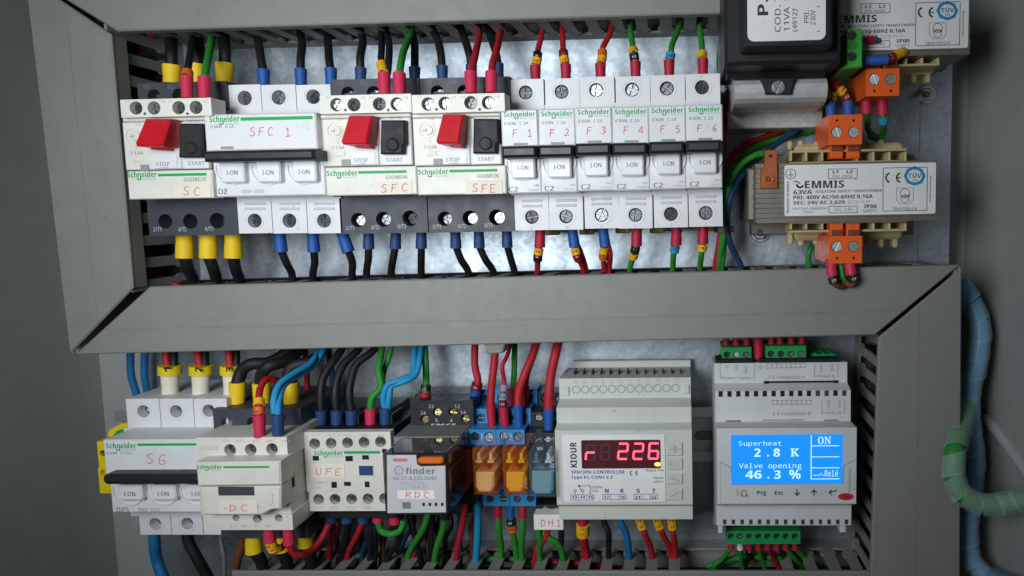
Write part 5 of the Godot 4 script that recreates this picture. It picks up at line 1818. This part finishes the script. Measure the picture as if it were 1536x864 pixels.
func lower_wires():
	var g := "wires entering the lower row from above"
	# SG feeds
	var k := 0
	for x in [[255.5, 255], [301, 301.5], [348, 348]]:
		var lbl: String = ["first", "second", "third"][k]
		wire("twin feed in a white sleeve with yellow number ring, %s pole of breaker SG" % lbl, "wire_red", 1.9, [[x[0], 590, 40], [x[1], 560, 40], [x[1] - 4, 545, 40], [x[1] - 5, 520, 36], [x[1] - 5, 490, 26]], ["sleeve_white", 4.6], [], g)
		var st := mb()
		tube(st, smooth_path([W(x[1] + 5, 562, 38.5), W(x[1] + 6, 545, 38.5), W(x[1] + 6, 520, 34), W(x[1] + 5, 490, 26)]), 2.0, 10)
		part(st, "second_core", "wire_black")
		st = mb()
		tube(st, [W(x[1], 561, 40), W(x[1], 548, 40)], 5.9, 18)
		var rg := part(st, "number_ring", "yellow_plastic")
		tx(["1", "2", "3"][k], [x[1] - 9, 550.5, x[1] + 1, 558], 46.0, "hole_black", "b", 90, 0.1)
		done()
		k += 1
	g = "pale blue wires behind breaker SG"
	wire("blue wire hanging behind breaker SG, outer of the pair", "wire_blue", 2.0, [[210, 625, 6], [205, 592, 8], [197, 560, 10], [196, 515, 10]], [], [], g)
	wire("blue wire hanging behind breaker SG, inner of the pair", "wire_blue", 2.0, [[220, 625, 6], [221, 592, 8], [217, 560, 10], [218, 515, 10]], [], [], g)
	g = "wires entering the lower row from above"
	# DC feeds
	wire("thick black cable in a yellow sleeve on the first DC contactor terminal", "wire_black", 3.3, [[356, 612, 44], [356, 573, 44], [362, 556, 44], [378, 546, 42], [402, 544, 38], [428, 530, 32], [445, 505, 26]], ["sleeve_yellow", 4.3], [], g)
	wire("thick black cable in a yellow sleeve on the second DC contactor terminal", "wire_black", 3.3, [[393, 612, 44], [392, 574, 44], [394, 560, 46], [405, 549, 48], [425, 542, 44], [446, 528, 34], [460, 505, 26]], ["sleeve_yellow", 4.6], [], g)
	wire("thick black cable in a yellow sleeve on the third DC contactor terminal", "wire_black", 3.3, [[437, 612, 44], [437, 573, 44], [434, 560, 44], [444, 548, 44], [466, 543, 40], [480, 530, 34], [490, 505, 26]], ["sleeve_yellow", 4.3], [], g)
	wire("red wire with orange marker in a red sleeve on the DC contactor", "wire_red", 1.7, [[390, 655, 74], [388.5, 622, 74], [389, 606, 72], [391, 584, 66], [398, 569, 60], [412, 570, 52], [425, 576, 44]], ["sleeve_red", 3.0], ["marker_orange", "marker_yellow"], g)
	wire("light blue wire in a dark blue sleeve on the DC contactor", "wire_light_blue", 1.7, [[417.5, 652, 74], [417, 621, 74], [417, 600, 70], [427, 577, 62], [450, 562, 50], [470, 548, 40], [484, 525, 32], [488, 505, 26]], ["sleeve_navy", 3.1], [], g)
	wire("second light blue wire doubled into the dark blue sleeve of the DC contactor", "wire_light_blue", 1.7, [[413, 626, 72], [411, 600, 71], [420, 576, 64], [444, 558, 54], [466, 545, 44], [479, 524, 34], [484, 505, 26]], [], [], g)
	# UFE
	var uf := [[481.5, 482, 485, 497, 513], [505, 503, 506, 515, 538], [527.5, 525, 527, 536, 562]]
	for i in 3:
		var u: Array = uf[i]
		wire("black wire in a dark blue sleeve on the UFE contactor, %s terminal" % ["first", "second", "third"][i], "wire_black", 2.2, [[u[0], 645, 42], [u[0], 615, 42], [u[1], 592, 42], [u[2], 568, 40], [u[3], 545, 34], [u[4], 524, 28], [u[4] + 4, 500, 22]], ["sleeve_navy", 3.2], [], g)
	wire("green wire in a red sleeve on the UFE contactor", "wire_green", 1.9, [[556, 645, 42], [556, 613, 42], [559, 597, 42], [570, 580, 40], [569, 556, 36], [573, 530, 30], [576, 500, 24]], ["sleeve_red", 3.1], [], g)
	wire("light blue wire in a dark blue sleeve on the UFE contactor", "wire_light_blue", 1.7, [[578, 645, 42], [578, 611, 42], [575, 596, 42], [581, 577, 42], [600, 570, 40], [618, 560, 36], [623, 530, 30], [624, 500, 24]], ["sleeve_navy", 3.1], [], g)
	wire("second light blue wire doubled into the dark blue sleeve of the UFE contactor", "wire_light_blue", 1.7, [[582, 614, 42], [584, 596, 43], [589, 579, 43], [606, 572, 42], [626, 560, 36], [632, 530, 30], [634, 500, 24]], [], [], g)
	wire("dark green wire crossing behind the green wire of the UFE contactor", "wire_green", 1.6, [[574, 585, 30], [575, 560, 28], [584, 535, 26], [592, 500, 24]], [], [], g)
	wire("dark red wire dropping behind the DC contactor cables", "wire_red", 1.6, [[462, 600, 14], [460, 560, 16], [458, 530, 18], [458, 500, 20]], [], [], g)
	wire("navy wire dropping behind the UFE contactor wires", "wire_navy", 1.7, [[500, 600, 12], [498, 560, 16], [494, 530, 20], [492, 500, 22]], [], [], g)
	# sockets
	wire("green wire with black marker in a red sleeve on the black socket", "wire_green", 1.9, [[638, 606, 28], [638, 588, 28], [639, 570, 27], [638, 545, 26], [636, 500, 22]], ["sleeve_crimson", 3.2], ["marker_black"], g)
	wire("red wire with dark red marker in a blue sleeve beside the black socket", "wire_red", 2.1, [[712, 604, 26], [713, 584, 27], [717, 570, 28], [713, 545, 26], [713, 500, 22]], ["sleeve_blue", 3.0], ["marker_red"], g)
	wire("thick red wire in a crimson sleeve on the first blue socket", "wire_red", 2.2, [[738, 640, 38], [736, 606, 38], [738, 580, 36], [742, 550, 34], [745, 500, 26]], ["sleeve_crimson", 2.6], [], g)
	wire("thin red wire with grey and red markers in a crimson sleeve on a blue socket", "wire_red", 1.2, [[758, 638, 38], [755, 610, 38], [756, 592, 38], [755, 572, 37], [754, 550, 36], [761, 530, 32], [768, 500, 26]], ["sleeve_crimson", 2.7], ["marker_red", "marker_grey", "marker_grey"], g)
	wire("green wire in a dark red sleeve behind the blue sockets", "wire_green", 1.7, [[769, 612, 25], [770, 580, 25], [771, 550, 25], [772, 500, 22]], ["sleeve_crimson", 2.6], [], g)
	wire("thick red wire in a blue sleeve on the second blue socket", "wire_red", 2.3, [[779, 640, 38], [777, 607, 38], [779, 585, 37], [787, 558, 35], [799, 530, 32], [808, 500, 26]], ["sleeve_blue", 2.7], [], g)
	wire("red wire in a crimson sleeve behind the blue-sleeved wire", "wire_red", 1.6, [[786, 612, 26], [788, 580, 27], [792, 560, 28], [801, 535, 28], [808, 500, 24]], ["sleeve_crimson", 2.4], [], g)
	wire("thick red wire in a blue sleeve on the black relay socket", "wire_red", 2.6, [[823, 645, 38], [823, 612, 38], [823, 590, 38], [827, 562, 37], [834, 530, 33], [840, 500, 26]], ["sleeve_blue", 2.8], [], g)
	# plugs of the valve controller
	for i in 8:
		var x: float = [1089, 1104, 1120, 1137, 1157, 1170, 1187, 1203][i]
		if i == 3:
			wire("dark red sleeved earth wire between the two green plugs", "wire_red", 1.6, [[1138, 538, 34], [1137, 500, 34], [1136, 492, 30], [1135, 480, 26]], ["sleeve_crimson", 2.9], [], g)
			continue
		wire("red sleeved wire entering the back of a green plug above the valve controller", "wire_red", 1.3, [[x, 526, 30], [x, 500, 30], [x, 492, 28], [x, 480, 26]], ["sleeve_crimson", 2.0], [], "red wires in the upper green plugs")
	# ---------------------------------- below
	g = "wires leaving the lower row downwards"
	wire("thick blue cable leaving breaker SG below, first pole", "wire_blue", 2.9, [[232, 795, 38], [232, 815, 38], [236, 840, 36], [246, 870, 34], [256, 905, 30]], [], [], g)
	wire("thick black cable leaving breaker SG below, second pole", "wire_black", 2.9, [[280, 795, 38], [284, 815, 38], [296, 838, 36], [314, 870, 34], [330, 905, 30]], [], [], g)
	wire("thin grey wire leaving breaker SG below", "wire_grey", 1.2, [[330, 795, 28], [332, 815, 28], [336, 840, 26], [338, 880, 24], [338, 905, 24]], [], [], g)
	wire("brown cable leaving the DC contactor below", "wire_brown", 2.4, [[364, 795, 34], [362, 820, 34], [355, 848, 32], [350, 890, 30]], [], [], g)
	wire("black cable in a yellow sleeve under the DC contactor, first terminal", "wire_black", 3.2, [[379, 796, 44], [381, 828, 44], [392, 845, 40], [396, 880, 26]], ["sleeve_yellow", 4.4], [], g)
	wire("black cable in a yellow sleeve under the DC contactor, second terminal", "wire_black", 3.2, [[421, 796, 42], [423, 826, 42], [430, 845, 38], [434, 880, 26]], ["sleeve_yellow", 4.2], [], g)
	wire("black cable in a yellow sleeve under the DC contactor, third terminal", "wire_black", 3.2, [[458, 788, 42], [459, 819, 42], [466, 838, 38], [468, 880, 26]], ["sleeve_yellow", 4.2], [], g)
	wire("red wire with yellow marker in a red sleeve under the DC contactor", "wire_red", 1.8, [[403, 788, 68], [405, 812, 68], [411, 823, 66], [422, 822, 60], [430, 812, 54]], ["sleeve_red", 3.0], ["marker_yellow", "marker_yellow"], g)
	wire("red wire in a red sleeve under the DC contactor, looping to the UFE contactor", "wire_red", 1.8, [[432, 788, 68], [434, 816, 68], [440, 828, 66], [454, 832, 60], [470, 824, 54], [484, 806, 48], [494, 785, 44]], ["sleeve_red", 3.0], [], g)
	for i in 3:
		wire("dark wire in a dark blue sleeve under the UFE contactor, %s terminal" % ["first", "second", "third"][i], ["wire_red", "wire_black", "wire_red"][i], 1.7, [[496 + 24 * i, 762, 40], [497 + 24 * i, 783, 40], [498 + 20 * i, 800, 36], [[495, 512, 521][i], 830, 26], [[490, 506, 512][i], 870, 20]], ["sleeve_navy", 3.2], [], g)
	wire("green wire in a red sleeve looping under the UFE contactor", "wire_green", 1.9, [[567, 762, 42], [567, 782, 42], [573, 796, 42], [586, 801, 42], [599, 795, 42], [605, 780, 40]], ["sleeve_red", 3.0], [], g)
	wire("black wire in a red sleeve under the edge of the RDC relay", "wire_black", 1.8, [[591, 765, 42], [592, 785, 42], [597, 800, 38], [595, 818, 32], [580, 836, 26], [576, 870, 20]], ["sleeve_red", 3.0], [], g)
	var low := [["black wire dropping straight under the UFE contactor", "wire_black", [[556, 772, 36], [556, 800, 34], [555, 828, 26], [553, 870, 20]]], ["second black wire dropping straight under the UFE contactor", "wire_black", [[563, 776, 34], [562, 800, 33], [561, 826, 26], [560, 870, 20]]],
		["black wire slanting under the RDC relay", "wire_black", [[614, 772, 34], [619, 792, 32], [624, 812, 28], [634, 850, 20]]], ["green wire slanting under the RDC relay", "wire_green", [[644, 766, 40], [634, 795, 36], [615, 830, 26], [606, 870, 20]]],
		["red wire crossing behind the slanting green wire", "wire_red", [[652, 768, 34], [638, 795, 30], [620, 828, 24], [612, 870, 20]]], ["black wire dropping straight under the RDC relay", "wire_black", [[648, 768, 36], [647, 800, 32], [647, 830, 26], [646, 870, 20]]],
		["red wire leaving the lower block of the black relay socket", "wire_red", [[699, 752, 36], [694, 785, 34], [686, 818, 28], [680, 870, 20]]], ["blue wire leaving the lower block of the black relay socket", "wire_light_blue", [[716, 740, 30], [717, 780, 32], [716, 822, 28], [712, 870, 20]]],
		["green wire twisted under the DH1 tag", "wire_green", [[806, 792, 36], [811, 812, 33], [808, 830, 27], [814, 870, 20]]], ["red wire twisted under the DH1 tag", "wire_red", [[822, 792, 34], [818, 808, 33], [806, 824, 28], [800, 870, 20]]], ["second green wire twisted under the DH1 tag", "wire_green", [[812, 792, 32], [822, 806, 33], [842, 822, 28], [848, 870, 20]]], ["black wire under the edge of the DH1 tag", "wire_black", [[842, 790, 34], [842, 806, 32], [841, 826, 26], [838, 870, 20]]]]
	for l in low: wire(l[0], l[1], 1.8 if l[1] != "wire_light_blue" else 2.1, l[2], [], [], g)
	wire("green wire with black marker under the corner of the RDC relay", "wire_green", 1.9, [[668, 770, 38], [667, 778, 38], [664, 794, 36], [655, 826, 28], [648, 870, 20]], ["marker_black", 2.6], [], g)
	wire("green wire in a crimson sleeve under the first blue socket", "wire_green", 1.8, [[746, 754, 32], [747, 776, 32], [749, 795, 30], [752, 824, 26], [750, 870, 20]], ["sleeve_crimson", 2.2], [], g)
	wire("green wire with black and orange markers in a blue sleeve under a blue socket", "wire_green", 1.8, [[766, 754, 32], [766, 777, 32], [769, 795, 30], [775, 824, 26], [776, 870, 20]], ["sleeve_blue", 2.2], ["marker_black", "marker_orange"], g)
	wire("green wire in a crimson sleeve under the second blue socket", "wire_green", 1.8, [[784, 754, 32], [784, 777, 32], [783, 798, 30], [783, 824, 26], [786, 870, 20]], ["sleeve_crimson", 2.2], [], g)
	g = "wires leaving the phase controller downwards"
	wire("thick red wire with yellow markers under terminal 13 of the phase controller", "wire_red", 2.7, [[876, 770, 36], [874, 785, 36], [875, 805, 34], [878, 828, 26], [878, 870, 20]], ["sleeve_crimson", 2.9], ["marker_yellow", "marker_yellow"], g)
	wire("black wire bending down under terminal 17 of the phase controller", "wire_black", 1.7, [[903, 770, 36], [907, 785, 36], [914, 800, 34], [913, 826, 26], [912, 870, 20]], [], [], g)
	wire("light blue wire bending down under the phase controller", "wire_blue", 1.9, [[929, 770, 36], [932, 785, 36], [938, 800, 34], [942, 826, 26], [944, 870, 20]], [], [], g)
	wire("red wire with yellow marker under terminal 21 of the phase controller", "wire_red", 1.8, [[957, 770, 36], [960, 780, 36], [967, 802, 33], [976, 826, 26], [980, 870, 20]], [], ["marker_yellow", "marker_yellow"], g)
	wire("slanting red wire with yellow marker under terminal 23 of the phase controller", "wire_red", 1.8, [[983, 770, 36], [986, 780, 36], [995, 802, 33], [1007, 826, 26], [1010, 870, 20]], [], ["marker_yellow", "marker_yellow"], g)
	wire("upright red wire with yellow marker at the end of the phase controller", "wire_red", 1.8, [[1008, 770, 36], [1008, 780, 36], [1011, 802, 33], [1014, 826, 26], [1014, 870, 20]], [], ["marker_yellow", "marker_yellow"], g)
	var rg := RandomNumberGenerator.new()
	rg.seed = 33
	for i in 16:
		var x0: float = 452 + i * 17.0 + rg.randf_range(-5, 5)
		var x1 := x0 + rg.randf_range(-22, 10)
		wire("thin dark wire dropping into the bottom duct behind the brighter wires", ["wire_black", "wire_black", "wire_navy", "wire_brown"][i % 4], 1.5, [[x0, 768, 18], [x0 + rg.randf_range(-6, 6), 788, 22], [lerpf(x0, x1, 0.6), 808, 20], [x1, 832, 16], [x1 - 4, 868, 12]], [], [], "thin dark wires behind the lower row")
	# valve controller tails
	g = "thin wires under the long green plug"
	var cs := ["wire_green", "wire_green", "wire_black", "wire_green", "wire_red", "wire_green", "wire_green", "wire_green"]
	for i in 8:
		var x := 1096.5 + 13.7 * i
		var e := x + [-30, 4, -6, 10, 20, 14, 30, 44][i] as float
		wire("thin %s wire in a small %s sleeve under the long green plug, way %d" % [cs[i].substr(5), "red" if i != 1 else "white", i + 1], cs[i], 1.5, [[x, 812, 28], [x, 824, 28], [lerpf(x, e, 0.4), 838, 22], [lerpf(x, e, 0.8), 850, 18], [e, 880, 16]], ["sleeve_crimson" if i != 1 else "sleeve_white", 1.9], ["marker_black"] if i in [2, 5] else [], g)
	# loose wires lying inside the ducts, seen through the slots
	g = "loose wires lying inside the ducts"
	wire("red wire lying in the duct beside the SC starter, at its upper end", "wire_red", 1.7, [[205, 85, 20], [215, 60, 24], [240, 40, 26], [270, 20, 22]], [], [], g)
	wire("red wire lying in the duct corner below the SC starter", "wire_red", 1.7, [[205, 395, 20], [228, 412, 24], [255, 424, 24], [290, 440, 20]], [], [], g)
	wire("green wire lying in the bottom duct under the blue sockets", "wire_green", 1.8, [[690, 852, 16], [740, 838, 14], [790, 842, 14], [850, 858, 16]], [], [], g)
	wire("red wire lying in the bottom duct under the phase controller", "wire_red", 1.8, [[800, 842, 14], [860, 845, 16], [920, 852, 14], [980, 858, 16]], [], [], g)
	wire("green wire lying in the bottom duct under the valve controller", "wire_green", 1.8, [[1060, 850, 14], [1110, 836, 14], [1170, 838, 16], [1240, 858, 16]], [], [], g)
	var fill := [["above the upper row", [[200, 20, 30], [450, 10, 32], [700, 5, 30], [1120, -10, 30]], [[200, 22, 16], [450, 14, 14], [700, 4, 16], [1120, -4, 14]]],
		["beside the SC starter", [[150, 20, 34], [160, 150, 32], [168, 300, 34], [178, 430, 32]], [[176, 20, 15], [186, 150, 16], [192, 300, 14], [200, 430, 15]]],
		["between the two rows", [[230, 446, 36], [500, 440, 34], [900, 430, 36], [1400, 416, 34]], [[230, 436, 16], [500, 428, 15], [900, 418, 16], [1400, 410, 15]]],
		["beside the valve controller", [[1330, 520, 34], [1334, 620, 32], [1326, 740, 34], [1322, 880, 32]], [[1306, 520, 16], [1308, 620, 15], [1302, 740, 16], [1298, 880, 15]]],
		["below the lower row", [[360, 880, 26], [600, 876, 24], [900, 880, 26], [1290, 878, 24]], [[360, 868, 8], [600, 864, 8], [900, 866, 8], [1290, 864, 8]]]]
	for f in fill:
		wire("thick black cable lying inside the duct %s, behind its lid" % f[0], "wire_black", 5.0, f[1], [], [], g)
		wire("thick black cable lying at the bottom of the duct %s" % f[0], "wire_black", 5.5, f[2], [], [], g)

func side_cables():
	# spiral-wrapped cable runs along the cabinet side
	for c in [["blue cable in clear spiral wrap hanging beside the upright duct", "wire_light_blue", [[1440, 425, 20], [1456, 450, 26], [1470, 490, 30], [1466, 540, 32], [1455, 590, 32], [1456, 640, 32], [1462, 690, 32], [1456, 750, 32], [1452, 795, 34], [1458, 840, 38], [1490, 868, 46], [1560, 890, 84]]],
		["green cable in clear spiral wrap bending round the blue cable", "wire_green", [[1456, 585, 22], [1446, 630, 44], [1433, 672, 66], [1431, 712, 70], [1444, 741, 71], [1475, 756, 71], [1510, 754, 72], [1560, 744, 84]]]]:
		begin("spiral_wrapped_cable", c[0], "cable", c[2][0][0], c[2][0][1], "spiral-wrapped cables", c[2][0][2])
		var pts := []
		for p in c[2]: pts.append(W(p[0], p[1], p[2]))
		var sp := smooth_path(pts, 8)
		var st := mb()
		tube(st, sp, 4.7, 12)
		part(st, "cable_core", c[1])
		# helical ribbon
		var fine := smooth_path(pts, 40)
		var fr := frames(fine)
		st = mb()
		var ph := 0.0
		var prev_a := Vector3.ZERO
		var prev_b := Vector3.ZERO
		var prev_n := Vector3.ZERO
		for i in fine.size():
			if i > 0: ph += (fine[i] - fine[i - 1]).length() / 0.0105 * TAU
			var n: Vector3 = fr[i][1] * cos(ph) + fr[i][2] * sin(ph)
			var a: Vector3 = fine[i] + n * 0.0054 - fr[i][0] * 0.0054
			var b: Vector3 = fine[i] + n * 0.0059 + fr[i][0] * 0.0054
			if i > 0: qs(st, prev_a, prev_b, b, a, prev_n, prev_n, n, n)
			prev_a = a; prev_b = b; prev_n = n
		part(st, "spiral_wrap", "spiral_wrap")
		st = mb()
		ph = 0.0
		for i in fine.size():
			if i > 0: ph += (fine[i] - fine[i - 1]).length() / 0.0105 * TAU
			var n: Vector3 = fr[i][1] * cos(ph) + fr[i][2] * sin(ph)
			var a: Vector3 = fine[i] + n * 0.0060 + fr[i][0] * 0.0050
			var b: Vector3 = fine[i] + n * 0.0060 + fr[i][0] * 0.0056
			if i > 0: qs(st, prev_a, prev_b, b, a, prev_n, prev_n, n, n)
			prev_a = a; prev_b = b; prev_n = n
		part(st, "wrap_edge", "spiral_wrap")
		done()
	begin("sheathed_cable", "pale grey printed cable leaving a black gland in the cabinet side", "cable", 1484, 632, "", 20)
	var st := mb()
	var pts := [W(1478, 625, 6), W(1490, 640, 19), W(1512, 668, 36), W(1545, 715, 64), W(1580, 770, 88)]
	tube(st, smooth_path(pts), 3.2, 12)
	part(st, "sheath", "sheath_grey")
	st = mb()
	tube(st, [W(1472, 618, 0), W(1484, 633, 10)], 4.6, 14)
	part(st, "gland", "black")
	st = mb()
	for i in 12:
		var t := 0.12 + i * 0.05
		var a: Vector3 = pts[1].lerp(pts[3], t)
		var u: Vector3 = (pts[3] - pts[1]).normalized()
		var n := Vector3(-u.y, u.x, 0).normalized()
		var c: Vector3 = smooth_path(pts, 12)[clampi(12 + int(t * 24), 0, 47)] + Vector3(0, 0, 0.0031)
		q4(st, c - u * 0.0005 - n * 0.0009, c + u * 0.0005 - n * 0.0009, c + u * 0.0005 + n * 0.0009, c - u * 0.0005 + n * 0.0009, Vector3(0, 0, 1))
	part(st, "sheath_print", "grey_ink")
	done()
	begin("earth_terminal", "yellow and green earth terminal beside breaker SG", "terminal block", 155, 700)
	st = mb()
	holed(st, [147, 662, 166, 702], 8, 58, [[154, 680, 5]], 4)
	holed(st, [148.5, 702, 167, 740], 8, 58, [[155, 709, 5]], 3)
	part(st, "terminal_body", "yellow_plastic")
	screw(154, 680, 4.4, 57)
	st = mb()
	prism(st, ppoly([[160, 655], [163, 645], [180, 636], [192, 634], [192, 646], [172, 656]], 50), 10, 50, 0.4)
	part(st, "terminal_shoulder", "yellow_plastic")
	st = mb()
	prism(st, ppoly([[168, 655], [176, 646], [192, 641], [192, 652], [176, 656]], 51), 48, 51.5, 0.3)
	part(st, "terminal_stripe", "green_terminal")
	done()
func _ready():
	rng.seed = 7
	setup_lens()
	var cam := Camera3D.new()
	cam.name = "camera"
	cam.projection = Camera3D.PROJECTION_FRUSTUM
	cam.near = 0.02
	cam.far = 20.0
	cam.size = cam.near * 864.0 / F
	cam.frustum_offset = Vector2((768.0 - pp.x) / F, (pp.y - 432.0) / F) * cam.near
	cam.transform = Transform3D(cam_basis, Vector3(0, 0, DIST * MM))
	add_child(cam)
	cam.current = true
	var env := Environment.new()
	env.background_mode = Environment.BG_COLOR
	env.background_color = Color(0.185, 0.195, 0.19)
	env.tonemap_mode = Environment.TONE_MAPPER_LINEAR
	env.tonemap_exposure = 1.0
	env.sdfgi_enabled = true
	env.ssao_enabled = true
	env.ssil_enabled = true
	var we := WorldEnvironment.new()
	we.name = "world_environment"
	we.environment = env
	add_child(we)
	# added unseen soft spot beside the camera, its cone shaped for darker corners
	var key := SpotLight3D.new()
	key.name = "added_key_spot"
	key.light_color = Color(0.955, 0.98, 1.0)
	key.light_energy = 0.222
	key.light_size = 0.11
	key.spot_angle = 49.0
	key.spot_angle_attenuation = 1.0
	key.spot_range = 6.0
	key.spot_attenuation = 2.0
	key.shadow_enabled = true
	add_child(key)
	key.look_at_from_position(Vector3(-0.20, 0.05, 0.47), Vector3(-0.125, 0.005, 0.06), Vector3.UP)
	make_materials()
	make_screws()
	enclosure()
	ducts()
	rails()
	starters()
	upper_breakers()
	lower_breaker()
	contactors()
	relays()
	phase_controller()
	valve_controller()
	transformers()
	upper_wires()
	lower_wires()
	side_cables()
